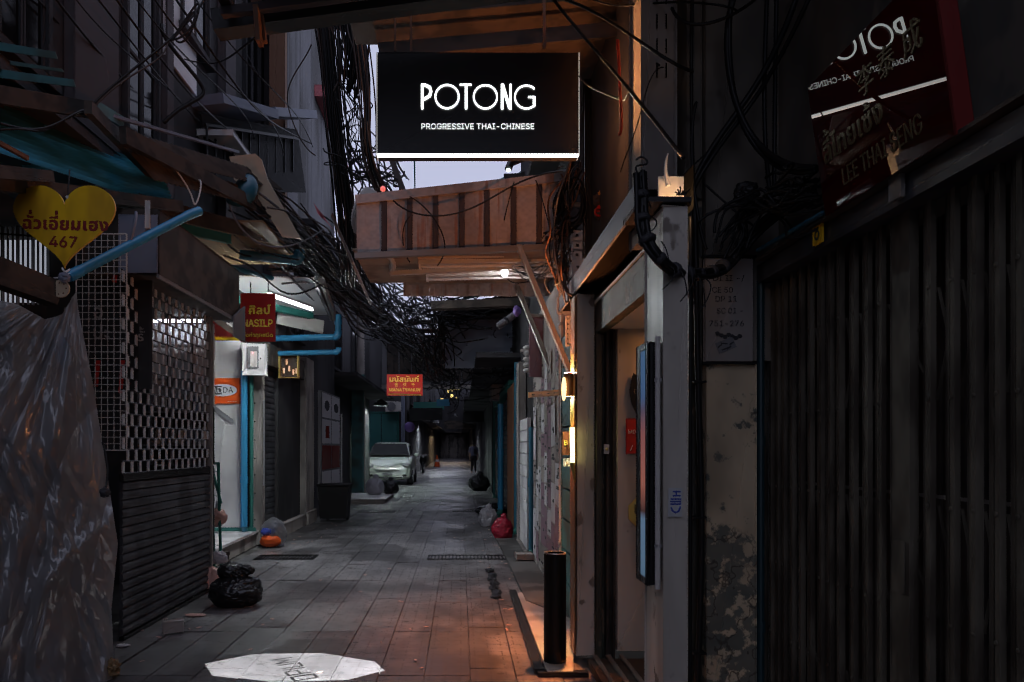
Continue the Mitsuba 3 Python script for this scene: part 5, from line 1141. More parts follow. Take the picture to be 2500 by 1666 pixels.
k = solo('litter_scraps', cat(*bits), 'm_litter', 'tiny scraps and cigarette ends scattered over the paving', 'litter', kind='stuff')
wet = thing('crumpled_film', 'glistening scrap of dark film lying on the right of the paving', 'litter')
for i in range(7):
    q = ground(1196 + i * 2.5 + (i % 2) * 4, 1396 + i * 10.5)
    part(wet, 'fold', blob(q + V(0, 0, .012), (.05, .10, .022), i + 3, .5, 2.5, 3), 'm_bin_bag', True)

# ---------------------------------------------------------------- right wall beyond the doorway
RX = 1.02
pw = thing('poster_wall', 'wall face plastered with torn grey papers and stickers right of the alley', 'wall')
part(pw, 'base', box(.93, 1.02, 7.2, 9.95, 0, 3.1, .01), 'm_concrete')
rr = random.Random(5)
y = 7.26
nsheet = 0
while y < 9.8:
    z = .12
    dy = rr.uniform(.28, .42)
    while z < 2.3:
        dz = rr.uniform(.25, .45)
        if rr.random() < .8:
            m_ = rr.choice(['m_paper', 'm_paper', 'm_concrete', 'm_bare', 'm_mauve'])
            k = part(pw, 'paper', obox((.927 - rr.uniform(0, .004), y + dy / 2, z + dz / 2), (0, 1, rr.uniform(-.05, .05)), (1, 0, 0), (0, -rr.uniform(-.05, .05), 1), dy / 2 - .01, .0015, dz / 2 - .01, 0), m_)
            marks = [box(.921, .924, y + dy * a, y + dy * (a + b), z + dz * c, z + dz * (c + .08), 0) for a, b, c in [(rr.uniform(.1, .4), rr.uniform(.1, .55), rr.uniform(.1, .85)) for _ in range(rr.choice((1, 2, 4)))]]
            part(k, 'print', cat(*marks), 'm_ink')
        z += dz
    y += dy
gp2 = thing('grey_downpipe', 'grey square downpipe between poster wall and doorway', 'pipe')
part(gp2, 'pipe', box(.90, .96, 7.08, 7.16, .0, 3.0, .01), 'm_offwhite')
for z in (.6, 1.6, 2.6): part(gp2, 'strap', box(.893, .97, 7.075, 7.165, z, z + .03, .003), 'm_steel')
tst = thing('teal_wall_strip', 'narrow teal tiled wall strip next to the brass wall lamp', 'wall')
for i in range(9): part(tst, 'tile', box(.91, 1.0, 6.42, 7.05, .05 + i * .27, .05 + i * .27 + .262, .006), 'm_teal')
mp = thing('mauve_board', 'faded mauve board on the right wall behind the leaning struts', 'board')
part(mp, 'board', obox(at(1326, 846, 8.9), (1, .25, 0), (-.25, 1, 0), (0, 0, 1), .17, .012, .36, .006), 'm_mauve')
part(mp, 'frame', obox(at(1326, 772, 8.88), (1, .25, 0), (-.25, 1, 0), (0, 0, 1), .18, .016, .018, .003), 'm_bare')
ru = thing('rusty_sheet', 'rusty stained metal strip low on the right wall', 'sheet')
part(ru, 'sheet', box(.905, .93, 13.4, 15.2, .1, 2.6, .006), 'm_rust')
for i, (u, Y, r, z1, lab, m_) in enumerate(((1263, 13.0, .055, 2.9, 'tall blue grey pipe running down the right wall', 'm_pvc_dark'), (1299, 10.2, .045, 1.75, 'short blue pipe beside the white tiled wall', 'm_pvc_dark'), (1222, 16.6, .06, 2.4, 'farther blue pipe ending low on the right wall', 'm_pvc'))):
    k = thing('wall_pipe', lab, 'pipe')
    x = (u - CX) / F * Y
    part(k, 'pipe', cyl((x, Y, .12 if i else .0), (x, Y, z1), r, 16), m_, 30)
    part(k, 'socket', cyl((x, Y, z1 * .55), (x, Y, z1 * .55 + .12), r * 1.2, 16), m_, 30)
    part(k, 'elbow', tube(spline([(x, Y, .14), (x - .03, Y - .03, .06), (x - .12, Y - .06, .05)], 8), r * 1.05, 12), 'm_green', True)
wt = thing('tiled_wall', 'white tiled wall strip between two blue pipes', 'wall')
for i in range(11): part(wt, 'tile', box(.90, .955, 10.6, 11.9, .08 + i * .165, .08 + i * .165 + .16, .004), 'm_whitewall')
part(wt, 'plinth', box(.86, .99, 10.4, 12.1, -.01, .07, .01), 'm_concrete')
part(wt, 'pier', box(.88, 1.0, 11.95, 12.3, 0, 2.8, .01), 'm_concrete')
ins2 = thing('insulator_stack', 'stack of white insulators on a bracket by the blue grey pipe', 'insulator')
for i in range(5):
    q = at(1287, 905 - i * 14, 10.3); part(ins2, 'disc', lathe([(0, -.03), (.03, -.03), (.06, -.01), (.055, .01), (.025, .03), (0, .03)], q, n=14), 'm_offwhite', 30)
part(ins2, 'bracket', bar(at(1270, 857, 10.3), at(1310, 854, 10.3), .05, .04), 'm_offwhite')
for i, (y0_, y1_, lab) in enumerate(((15.3, 18.2, 'near one'), (18.6, 22.5, 'farther one'))):
    k = thing('right_shutter', f'dark closed shutter low on the right wall, {lab}', 'shutter')
    for j in range(22): part(k, 'slat', box(.99, 1.04, y0_, y1_, .1 + j * .11, .1 + j * .11 + .1, .012), 'm_slat')
    part(k, 'frame', cat(box(.93, 1.05, y0_ - .1, y0_, 0, 2.7), box(.93, 1.05, y1_, y1_ + .1, 0, 2.7), box(.93, 1.05, y0_ - .1, y1_ + .1, 2.6, 2.8)), 'm_green')
sl = thing('concrete_apron', 'raised concrete apron at the foot of the right wall', 'step')
part(sl, 'slab', plate([(.62, 7.4), (1.0, 6.5), (1.02, 13), (.55, 13), (.60, 10.4)], .05, (0, 0, -.01), (1, 0, 0), (0, 1, 0)), 'm_ground')
part(sl, 'block', box(.70, .93, 9.9, 10.15, .04, .13, .012), 'm_concrete')
bag('red plastic rubbish bag against the right wall', ground(1226, 1322) + V(.02, .2, 0), (.165, .15, .20), 'm_bag_red', 14)
bag('greyish white rubbish bag behind the red bag', ground(1192, 1288) + V(0, .2, 0), (.18, .16, .20), 'm_bag_white', 15)
bag('dark rubbish bag lying far down the right side', ground(1170, 1200) + V(0, .4, 0), (.36, .3, .30), 'm_bin_bag', 16)
bag('pale rubbish bag on the step by the utility pole', V(-2.45, 22.2, .13), (.26, .24, .26), 'm_bag_white', 17)
bag('black rubbish bag beside the pale one before the car', V(-2.05, 22.6, .13), (.24, .22, .22), 'm_bin_bag', 18)
bag('low black bag behind the greyish bag at the right wall', ground(1205, 1262) + V(0, .5, 0), (.35, .3, .12), 'm_bin_bag', 19)

# ---------------------------------------------------------------- right pole with fuse boxes and cables
rp_ = thing('cable_pole', 'dark pole carrying fuse boxes over the bridging canopy', 'pole')
pb = at(1437, 0, 5.948)[0]
part(rp_, 'shaft', box(pb - .035, pb + .035, 5.948, 6.008, 2.0, 5.603, .006), 'm_black_metal')
part(rp_, 'arm', bar((pb - .3, 5.974, 3.35), (pb + .15, 5.974, 3.35), .04), 'm_bare')
for i, (u, v, w, h, lab) in enumerate(((1407, 578, .045, .045, 'top'), (1408, 602, .04, .035, 'second'), (1407, 625, .04, .035, 'third'), (1409, 655, .055, .07, 'lowest'))):
    k = thing('fuse_box', f'white fuse box on the dark pole, {lab} of the column of four', 'fuse box')
    q = at(u, v, 5.913)
    part(k, 'body', box(q[0] - w, q[0] + w, 5.879, 5.948, q[2] - h, q[2] + h, .008), 'm_white')
    part(k, 'knob', box(q[0] - .012, q[0] + .012, 6.805, 5.879, q[2] - .012, q[2] + .012, .003), 'm_ink')
fz = thing('connector_strip', 'white perforated connector strip hanging by the doorway fascia', 'box')
a, b = at(1380, 847, 6.4), at(1390, 770, 6.4)
part(fz, 'strip', box(a[0], b[0] + .01, 6.4, 6.42, a[2], b[2], .003), 'm_offwhite')
for i in range(6):
    q = at(1386, 780 + i * 12, 6.4); part(fz, 'terminal', box(q[0] - .006, q[0] + .006, 6.39, 6.40, q[2] - .006, q[2] + .006, .001), 'm_ink')

def strands(par, guide, n, spread, r, m_, seed, wob=.6, name='strand', pts=26, end=1.0):
    """n cables following a guide line, each wandering about it."""
    g_ = np.random.default_rng(seed)
    gl = spline(guide, pts)
    t_ = np.linspace(0, 1, pts)
    for i in range(n):
        o = g_.normal(0, 1, 3) * spread
        w = np.zeros((pts, 3))
        for f_ in (1, 2, 3, 5):
            w += (np.sin(t_ * math.pi * f_ + g_.uniform(0, 6.3)))[:, None] * g_.normal(0, 1, 3) * spread * wob / f_ ** .8
        s0, s1 = 0, pts
        if end < 1 and g_.random() < .6:
            s0 = int(g_.uniform(0, pts * (1 - end))); s1 = min(pts, s0 + int(pts * end))
        part(par, name, tube((gl + o + w)[s0:s1], r * g_.uniform(.7, 1.3), 5), m_[i % len(m_)] if isinstance(m_, (list, tuple)) else m_, True)

cc = thing('cable_coil', 'black coils of spare cable hung at the right end of the bridging canopy', 'cable')
g_ = np.random.default_rng(2)
c0 = at(1394, 500, 5.905)
for i in range(12):
    a_ = np.linspace(0, 2 * math.pi * 1.02, 30)
    rx_, rz_ = g_.uniform(.07, .11), g_.uniform(.14, .19)
    o = c0 + g_.normal(0, .016, 3)
    part(cc, 'loop', tube(np.stack([o[0] + rx_ * np.cos(a_), o[1] + .04 * np.sin(a_ + i), o[2] + rz_ * np.sin(a_)], 1), .008, 6), 'm_cable', True)
tg = thing('cable_tangle', 'knot of orange lit wires and clips around the fuse boxes on the right pole', 'cable')
strands(tg, [at(1405, 400, 5.862), at(1385, 470, 5.819), at(1368, 560, 5.819), at(1362, 640, 5.775), at(1375, 700, 5.775)], 14, .035, .006, ['m_cable', 'm_rust', 'm_cable_grey', 'm_cable_brown'], 21, 1.3)
strands(tg, [at(1345, 575, 5.862), at(1372, 560, 5.819), at(1392, 568, 5.862)], 7, .03, .008, ['m_cable', 'm_cable_brown'], 22, 1.0, pts=14)
for i in range(26):
    q = at(1360 + g_.uniform(0, 45), 540 + g_.uniform(0, 170), 5.793 + g_.uniform(-.06, .06))
    part(tg, 'clip', obox(q, g_.normal(0, 1, 3), (0, 1, .3), (1, .2, 0), .022, .010, .008, .002), ['m_cable_brown', 'm_offwhite', 'm_rust', 'm_cable'][i % 4])
for i in range(14):
    q = at(1385 + g_.uniform(-20, 25), 395 + g_.uniform(0, 80), 5.862)
    part(tg, 'clip', obox(q, g_.normal(0, 1, 3), (0, 1, .3), (1, .2, 0), .018, .010, .008, .002), ['m_rust', 'm_cable_brown'][i % 2])
part(tg, 'spring', tube(np.stack([at(1362, 520, 5.862)[0] + .012 * np.cos(np.linspace(0, 50, 120)) + np.linspace(0, -.03, 120), np.full(120, 5.862), at(0, 515, 5.862)[2] + np.linspace(.02, -.18, 120) + .012 * np.sin(np.linspace(0, 50, 120))], 1), .003, 4), 'm_cable', True)
tg2 = thing('cable_tangle', 'wires spanning from the bridge lights to the right pole above the bulb', 'cable')
strands(tg2, [at(1255, 655, 7.9), at(1300, 668, 7.6), at(1350, 655, 7.2), at(1375, 640, 5.948)], 9, .03, .005, 'm_cable', 23, 1.2, pts=16)
strands(tg2, [at(1375, 640, 5.862), at(1378, 690, 5.775), at(1392, 720, 5.603), at(1398, 700, 6.3)], 5, .02, .009, ['m_cable_brown', 'm_cable'], 24, 1.0, pts=16)
rdz = thing('red_decoration', 'red ribbons and flowers hanging in the dark above the doorway fascia', 'decoration')
for i in range(20):
    q = at(1470 + g_.uniform(-14, 32), 430 + g_.uniform(0, 120), 5.6)
    part(rdz, 'flower', blob(q, np.array([.03, .02, .03]) * g_.uniform(.5, 1.2), i, .5, 2.5, 2), ['m_red_gloss', 'm_amber', 'm_cable_brown'][i % 3])
part(rdz, 'ring', tube(np.stack([at(1463, 520, 5.6)[0] + .035 * np.cos(np.linspace(0, 6.3, 20)), np.full(20, 5.58), at(0, 520, 5.6)[2] + .03 * np.sin(np.linspace(0, 6.3, 20))], 1), .008, 6), 'm_red_gloss', True)
rc = thing('red_conduit', 'red cable dangling beside the orange lit concrete column', 'cable')
part(rc, 'cable', tube(spline([at(1508, 98, 4.4), at(1512, 180, 4.4), at(1514, 230, 4.4), at(1517, 300, 4.4), at(1512, 330, 4.4)], 16), .009, 6), 'm_cable_red', True)

# concrete column over the door post
colm = thing('concrete_column', 'tall streaked concrete column standing above the door fascia', 'column')
part(colm, 'shaft', box(.868, 1.06, 3.80, 4.03, 2.5, 6.5, .012), 'm_concrete')
for i in range(26):
    z = 3.3 + (i % 13) * .12; x = .955 + (i // 13) * .045
    part(colm, 'slot', box(x, x + .006, 3.797, 3.803, z, z + .07, 0), 'm_void')
part(colm, 'side_rail', box(1.04, 1.05, 3.775, 3.80, 2.5, 6.5, .003), 'm_bare')

# thick cable swag by the door post and cables on the dark wall
sw = thing('cable_swag', 'thick taped bundle of black cables drooping across the door post to the pillar', 'cable')
strands(sw, [at(1565, 430, 3.0), at(1568, 520, 2.98), at(1582, 590, 2.96), at(1625, 645, 2.97), at(1690, 670, 3.2), at(1760, 655, 3.5), at(1810, 610, 3.65), at(1860, 555, 3.62), at(1950, 500, 3.45)], 13, .010, .010, 'm_cable', 31, .8, pts=40)
tp_ = spline([at(1565, 430, 3.0), at(1568, 520, 2.98), at(1582, 590, 2.96), at(1625, 645, 2.97), at(1690, 670, 3.2), at(1760, 655, 3.5), at(1810, 610, 3.65), at(1860, 555, 3.62)], 120)
for i in range(11):
    j = 6 + i * 10
    part(sw, 'tape_wrap', tube(tp_[j:j + 4], np.array([.024, .029, .028, .025]) * (.95 + .15 * (i % 3)), 10), 'm_ink', True)
for i in range(8):
    q = at(1570 + i * 22, 470 + 60 * min(i, 3) + (i - 3) * 8 * (i > 3), 2.95)
    part(sw, 'loose_wire', tube(spline([q, q + V(.015, -.01, -.03), q + V(.03 * (1 - 2 * (i % 2)), 0, -.06 - .01 * i)], 8), .0025, 4), 'm_cable', True)
part(sw, 'hook', tube(spline([at(1553, 392, 3.0), at(1575, 388, 3.0), at(1580, 400, 3.0), at(1560, 404, 3.0), at(1570, 440, 3.0)], 16), .004, 6), 'm_black_metal', True)
rcb = thing('cable_tangle', 'dark cables strung over the plaster wall between column and red board', 'cable')
for i, pts_ in enumerate((
        [(1640, 20, 3.71), (1700, 60, 3.64), (1780, 40, 3.58), (1860, -20, 3.33)], [(1790, 0, 3.58), (1775, 120, 3.61), (1800, 260, 3.61), (1850, 350, 3.58), (1990, 410, 3.09)],
        [(1785, 0, 3.58), (1782, 150, 3.61), (1812, 300, 3.61), (1870, 385, 3.56), (1990, 418, 3.09)], [(1872, -60, 3.58), (1870, 60, 3.58), (1866, 250, 3.61), (1884, 500, 3.64)],
        [(1680, 480, 3.68), (1760, 330, 3.64), (1850, 200, 3.58), (1920, 60, 3.46), (1960, -60, 3.4)], [(1690, 470, 3.68), (1770, 340, 3.64), (1860, 215, 3.58), (1950, 50, 3.33), (2000, -60, 3.3)],
        [(1700, 250, 3.64), (1690, 400, 3.64), (1710, 560, 3.64), (1725, 610, 3.64)], [(1897, -60, 3.58), (1895, 40, 3.58), (1892, 240, 3.64), (1890, 480, 3.64)],
        [(1720, 450, 3.66), (1800, 520, 3.64), (1850, 560, 3.58)], [(1690, 0, 3.71), (1688, 200, 3.71), (1692, 420, 3.71)],
        [(1700, 700, 3.66), (1690, 730, 3.64), (1712, 760, 3.64)], [(1570, 560, 3.67), (1615, 500, 3.58), (1660, 440, 3.58), (1720, 380, 3.61)])):
    part(rcb, 'cable', tube(spline([at(*p_) for p_ in pts_], 24), [.008, .014, .012, .010, .014, .010, .008, .010, .005, .009, .004, .004][i], 6), 'm_cable', True)
strands(rcb, [at(1770, 600, 3.58), at(1830, 520, 3.56), at(1900, 510, 3.33), at(1985, 490, 3.09)], 16, .028, .006, 'm_cable', 33, 1.3, pts=18)
strands(rcb, [at(1880, 480, 3.52), at(1930, 470, 3.33), at(1990, 450, 3.09)], 14, .03, .005, 'm_cable', 34, 1.4, pts=14)
pch = part(rcb, 'junction_wad', blob(at(1822, 470, 3.64), (.06, .04, .055), 5, .4, 2, 3), 'm_cable')
wbp = thing('blue_conduit', 'thin blue conduit along the top of the gate header', 'pipe')
part(wbp, 'pipe', tube([at(1850, 612, 3.66), at(2010, 520, 3.0)], .010, 8), 'm_pvc_dark', True)

# long single cables crossing the view
def cable(label, pts_, r, m_='m_cable', n=30):
    k = thing('overhead_cable', label, 'cable')
    scene[k] = mikit.ply(tube(spline([at(*p_) for p_ in pts_], n), r, 6), m_, smooth=True)
cable('black cable running from the top canopy down past the column to the swag', [(1380, 0, 4.2), (1500, 60, 3.9), (1620, 140, 3.6), (1690, 175, 3.7)], .008)
cable('straight black stay wire crossing the orange lit column to the door post', [(1352, 0, 4.3), (1400, 60, 4.2), (1520, 200, 3.7), (1640, 350, 3.2), (1668, 385, 3.0)], .009)
cable('thin cable sagging from the right edge of the sign to the column', [(1414, 186, 4.6), (1460, 222, 4.55), (1505, 240, 4.5), (1530, 236, 4.2), (1560, 180, 4.0), (1610, 160, 3.78)], .005)
cable('thin cable across the top of the concrete column', [(1450, 0, 4.2), (1530, 14, 4.0), (1640, 6, 3.7), (1760, 14, 3.5), (1800, 30, 3.6)], .005)
cable('thin curved wire drooping down the face of the concrete column', [(1620, 165, 3.76), (1590, 190, 3.76), (1560, 290, 3.78), (1536, 360, 3.8), (1515, 420, 3.9)], .003)
cable('wire swagged across the orange lit front of the bridging canopy', [(960, 490, 7.3), (1010, 520, 7.3), (1080, 527, 7.3), (1160, 505, 7.3), (1250, 455, 7.3), (1310, 430, 7.2), (1390, 415, 6.4)], .008)
cable('wire dropping along the canopy front to the hanging bulb', [(1255, 445, 7.3), (1235, 520, 7.4), (1225, 590, 7.9), (1225, 650, 8.2)], .006)
cable('wire dropping across the right panels of the bridging canopy', [(1308, 440, 7.3), (1330, 510, 7.2), (1350, 590, 6.8), (1368, 650, 6.2)], .006)
cable('loop of thin wire on the left panels of the bridging canopy', [(1000, 480, 7.35), (1060, 535, 7.35), (1085, 590, 7.4), (1080, 630, 7.6), (1068, 650, 7.8)], .006)
cable('second loop of thin wire at the left end of the bridging canopy', [(1000, 530, 7.4), (985, 560, 7.4), (985, 600, 7.5), (1000, 640, 7.8)], .006)
cable('pale drooping cable under the left eaves tangle', [(805, 690, 13), (850, 760, 13.5), (890, 800, 14), (935, 795, 15), (960, 780, 16)], .02, 'm_cable_grey')
cable('pale cord hanging in a bow under the left roof edge', [(395, 372, 6.8), (440, 430, 6.9), (468, 480, 7.0), (475, 500, 7.0), (488, 470, 7.1), (485, 440, 7.2)], .008, 'm_offwhite')
cable('pale cord looping below the blue canvas roll', [(560, 500, 8.0), (600, 570, 8.2), (650, 600, 8.4), (710, 600, 8.6), (790, 560, 9.0)], .009, 'm_cable_grey')
ul_ = ['upper left wire over the terrace house, ' + s for s in ('first from the left edge', 'second from the left edge', 'third from the left edge', 'fourth from the left edge', 'fifth from the left edge', 'sixth from the left edge', 'seventh from the left edge', 'eighth from the left edge', 'ninth from the left edge', 'tenth from the left edge')]
for i, s in enumerate(ul_):
    u0 = 20 + i * 46
    cable(s, [(u0, -30 - 4 * i, 5.6 + .1 * i), (u0 + 130, 110 + 9 * (i % 3), 6.8), (u0 + 250 + 12 * (i % 4), 250 + 14 * (i % 3), 8.6), (u0 + 330 + 20 * (i % 3), 350 + 10 * (i % 4), 11)], .0065 + .002 * (i % 3))
cable('wire bundle strand rising from the teal awning corner to the upper beam', [(210, 275, 5.8), (300, 190, 6.0), (400, 110, 6.2), (470, 40, 6.4), (510, -20, 6.5)], .010)
cable('pale branching wire beside the rising strand at the upper left', [(225, 268, 5.8), (330, 180, 6.0), (390, 140, 6.2), (410, 100, 6.3)], .007, 'm_cable_brown')
cable('looped black wires hooked at the top of the left wires', [(415, 98, 6.2), (450, 60, 6.2), (475, 30, 6.2), (470, 60, 6.2), (440, 92, 6.2), (415, 98, 6.2)], .008)
cable('second looped wire at the top of the left wires', [(415, 98, 6.25), (455, 45, 6.25), (485, 10, 6.25), (468, 75, 6.25), (430, 100, 6.25)], .008)
cable('black wires sagging under the teal awning edge', [(0, 302, 5.0), (60, 315, 5.2), (120, 310, 5.4), (180, 280, 5.6), (215, 272, 5.8)], .010)
cable('second black wire sagging under the teal awning edge', [(0, 318, 5.0), (70, 318, 5.2), (110, 318, 5.4), (160, 292, 5.6), (215, 275, 5.8)], .008)
cable('thick dark diagonal cable before the white balcony', [(395, 60, 7.5), (430, 130, 7.6), (495, 215, 7.8), (492, 235, 7.8), (400, 300, 7.6)], .02)
cable('wire dipping from the beam to the balcony ledge', [(620, 95, 6.0), (560, 140, 7.0), (500, 155, 8.0), (450, 145, 8.2)], .008)
cable('pale wire bowed in front of the ribbed metal house', [(760, 110, 9), (720, 180, 9.5), (702, 230, 9.6), (712, 290, 9.6), (740, 350, 9.6), (770, 380, 9.6)], .008, 'm_cable_brown')

hb_ = thing('cable_bundle', 'thick rope of brown and black cables hanging down left of the black sign', 'cable')
strands(hb_, [at(795, 20, 9.6), at(812, 200, 9.8), at(832, 400, 10), at(848, 540, 10.2), at(858, 680, 10.5)], 40, .055, .014, ['m_cable', 'm_cable_brown', 'm_cable'], 41, .35)
hb2 = thing('cable_bundle', 'second rope of cables with rust red strands close to the sign edge', 'cable')
strands(hb2, [at(868, 20, 8.8), at(885, 150, 8.8), at(895, 280, 8.8), at(905, 400, 8.8), at(935, 470, 8.9), at(960, 510, 9.0)], 26, .035, .010, ['m_cable_brown', 'm_cable', 'm_rust'], 42, .5)
strands(hb2, [at(846, -20, 9.2), at(855, 60, 9.2), at(862, 130, 9.2), at(858, 205, 9.3)], 46, .085, .013, ['m_cable', 'm_cable_brown', 'm_cable'], 47, .4, pts=14)
slit = thing('cable_tangle', 'loose loops of black wire against the sky left of the sign', 'cable')
strands(slit, [at(845, 205, 9.4), at(858, 260, 9.4), at(870, 330, 9.4), at(885, 400, 9.4)], 15, .07, .006, 'm_cable', 43, 1.2)
strands(slit, [at(835, 400, 9.4), at(870, 420, 9.4), at(905, 425, 9.4), at(960, 450, 9.2)], 24, .09, .009, 'm_cable', 44, 1.2)
strands(slit, [at(905, 380, 9.0), at(930, 430, 9.0), at(960, 465, 9.0)], 8, .05, .008, 'm_cable', 45, 1.0, pts=14)
part(slit, 'dark_stub', bar(at(958, 395, 9.0), at(985, 470, 9.0), .07), 'm_cable_brown')
part(slit, 'dark_stub', bar(at(1012, 378, 9.0), at(1013, 470, 9.0), .02), 'm_green')
rdl = thing('red_indicator', 'small red glowing indicator in the cable knot left of the canopy', 'lamp')
part(rdl, 'lens', blob(at(935, 462, 8.7), (.03, .02, .035), 1, .2, 2, 2), 'm_lamp', emit=light((1, .10, .04), .8, .04))
le = thing('cable_tangle', 'dense mass of black cables running along the left eaves into the distance', 'cable')
for s_, (gd, n, sp, r) in enumerate((
        ([at(640, 470, 9.0), at(740, 560, 9.6), at(860, 700, 13), at(990, 810, 22), at(1060, 880, 34)], 42, .16, .013),
        ([at(700, 600, 9.8), at(790, 660, 11), at(900, 760, 15), at(1000, 850, 24)], 34, .15, .014),
        ([at(600, 560, 8.6), at(720, 610, 9.6), at(800, 640, 10.5), at(880, 730, 14)], 22, .13, .009),
        ([at(830, 560, 10.5), at(870, 650, 11.5), at(930, 720, 14), at(1000, 790, 19)], 22, .15, .012))):
    strands(le, gd, n, sp, r, ['m_cable', 'm_cable', 'm_cable_brown', 'm_cable_grey'] if s_ < 3 else 'm_cable', 50 + s_, .9, end=.7)
for i in range(3):
    part(le, 'dark_tray', bar(at(760 + 12 * i, 640 + 14 * i, 11), at(1030, 860 + 10 * i, 28), .10, .06), 'm_darkwood')
mid = thing('cable_tangle', 'black mass of knotted cables strung across the alley under the bridge', 'cable')
strands(mid, [at(985, 740, 12), at(1040, 770, 13), at(1110, 765, 14), at(1190, 770, 14)], 34, .16, .010, 'm_cable', 61, 1.1)
strands(mid, [at(1020, 735, 13), at(1060, 820, 14), at(1085, 880, 15), at(1100, 960, 18)], 26, .14, .010, 'm_cable', 62, 1.0)
strands(mid, [at(1060, 880, 16), at(1120, 850, 16), at(1180, 880, 16), at(1230, 870, 15)], 30, .22, .009, 'm_cable', 63, 1.2)
strands(mid, [at(1010, 860, 22), at(1060, 920, 26), at(1110, 930, 30), at(1150, 960, 34)], 22, .25, .011, 'm_cable', 64, 1.1)
part(mid, 'carrier', bar(at(1052, 748, 11.5), at(1290, 740, 11.5), .22, .12), 'm_darkwood')
part(mid, 'carrier', bar(at(1000, 790, 16), at(1300, 765, 14), .10, .08), 'm_darkwood')
pfs = thing('purple_cloth', 'small purple cloth tied among the cables under the bridge', 'cloth')
part(pfs, 'cloth', blob(at(1262, 760, 10.5), (.05, .045, .07), 3, .5, 2, 3), 'm_purple', True)
gpi = thing('grey_tube', 'short grey tube hung slanting under the bridge', 'pipe')
part(gpi, 'tube', cyl(at(1215, 798, 11), at(1255, 770, 11), .05, 12), 'm_cable_grey', 30)
part(gpi, 'strap', cyl(at(1232, 786, 10.98), at(1236, 783, 11), .056, 12), 'm_ink', 30)

# bulb and small spotlight under the bridge
bl = thing('bare_bulb', 'bare bright white bulb hanging under the bridging canopy', 'lamp')
q = at(1232, 665, 8.2)
part(bl, 'glass', blob(q, (.036, .036, .05), 0, 0, 1, 3), 'm_lamp', emit=light((.92, .95, 1), BULB, 1.2))
part(bl, 'socket', cyl(q + V(0, 0, .04), q + V(0, 0, .12), .025, 12), 'm_white')
sl_ = thing('small_spotlight', 'small spotlight on a dark arm over the bridging canopy against the sky', 'lamp')
q = at(1241, 416, 7.2)
part(sl_, 'housing', cyl(q + V(.0, 0, .012), q + V(.03, .06, .10), .034, 14), 'm_black_metal', 30)
part(sl_, 'lens', blob(q, (.022, .015, .018), 0, 0, 1, 2), 'm_lamp', emit=light((.75, 1, .95), 4, .08))
part(sl_, 'arm', bar(q + V(.03, .06, .09), q + V(.22, .08, .17), .05, .06), 'm_black_metal')

# corrugated wall of the ribbed metal house
cm = thing('ribbed_cladding', 'pale ribbed metal cladding rising left of the cable bundle', 'cladding')
for i in range(5):
    y = 12.2 + i * 1.1
    part(cm, 'sheet', corrugated((-2.98, y, 5.1), (-2.98, y + 1.09, 5.1), (-2.98, y, 12.4), .12, .016), 'm_clad', True)
part(cm, 'ledge', box(-2.98, -2.72, 15.8, 17.6, 8.6, 8.85, .01), 'm_pink')
cvp = thing('corner_post', 'rust brown corner post of the ribbed metal house', 'post')
part(cvp, 'shaft', box(-2.95, -2.7, 11.95, 12.15, 4.2, 12, .01), 'm_rust')
bal = thing('balcony', 'dark railed balcony with a pale ledge under the ribbed metal', 'balcony')
part(bal, 'ledge', bar(at(500, 245, 9.2), at(640, 285, 10.5), .5, .12), 'm_bluegrey')
part(bal, 'ledge', bar(at(640, 275, 10.5), at(745, 282, 12.2), .4, .12), 'm_bluegrey')
for i in range(11): part(bal, 'rail_bar', cyl(at(505 + i * 21, 310 + i * 3, 9.3 + .22 * i), at(505 + i * 21, 430 - i, 9.3 + .22 * i), .014, 6), 'm_black_metal')
part(bal, 'rail', bar(at(500, 305, 9.3), at(730, 340, 11.6), .04), 'm_black_metal')
part(bal, 'upright_panel', bar(at(505, 375, 9.5), at(735, 395, 11.8), .03, .9), 'm_dark')
sgp = thing('pink_cloth', 'faded pink cloth scrap caught in the left cables', 'cloth')
part(sgp, 'cloth', sheet(lambda u, w: np.stack([(765 + 45 * u + 10 * w - CX) / F * 9.3, 9.3 + .05 * np.sin(u * 9), H - (495 + 60 * u + 26 * w * (1 - .5 * u) - CY) / F * 9.3], 1), 12, 6), 'm_pink', True)
fvd = thing('flexible_duct', 'pale ribbed flexible duct at the left end of the bridging canopy', 'duct')
gd = spline([at(905, 478, 7.6), at(890, 500, 7.7), at(880, 530, 7.8), at(885, 560, 7.9)], 60)
part(fvd, 'hose', tube(gd, .085 + .012 * np.sin(np.arange(60) * 1.57), 14), 'm_offwhite', True)

# ---------------------------------------------------------------- far things
car = thing('parked_car', 'small silver hatchback parked nose out on the left of the alley', 'car')
cx_, cy_ = at(946, 0, 30)[0], 30.0
K = 1.11
def loft(secs, m_, name, par=car, smooth=35):
    n = 28
    a_ = np.linspace(0, 2 * math.pi, n, endpoint=False)
    vs = []
    for (y, hw, z0, z1, e, sl) in secs:
        c_, s_ = np.cos(a_), np.sin(a_)
        x = np.sign(c_) * np.abs(c_) ** e * hw; z = np.sign(s_) * np.abs(s_) ** e
        yy = y + sl * (z + 1) / 2
        vs.append(np.stack([cx_ + K * x, cy_ + K * yy, K * ((z0 + z1) / 2 + z * (z1 - z0) / 2)], 1))
    v = np.vstack([*vs, vs[0].mean(0)[None], vs[-1].mean(0)[None]])
    f = []
    for i in range(len(secs) - 1):
        for j in range(n):
            p_, q_ = i * n + j, i * n + (j + 1) % n
            f += [[p_, q_ + n, q_], [p_, p_ + n, q_ + n]]
    k0, k1 = len(v) - 2, len(v) - 1
    for j in range(n):
        f += [[k0, j, (j + 1) % n], [k1, (len(secs) - 1) * n + (j + 1) % n, (len(secs) - 1) * n + j]]
    return part(par, name, (v, np.array(f)), m_, smooth)
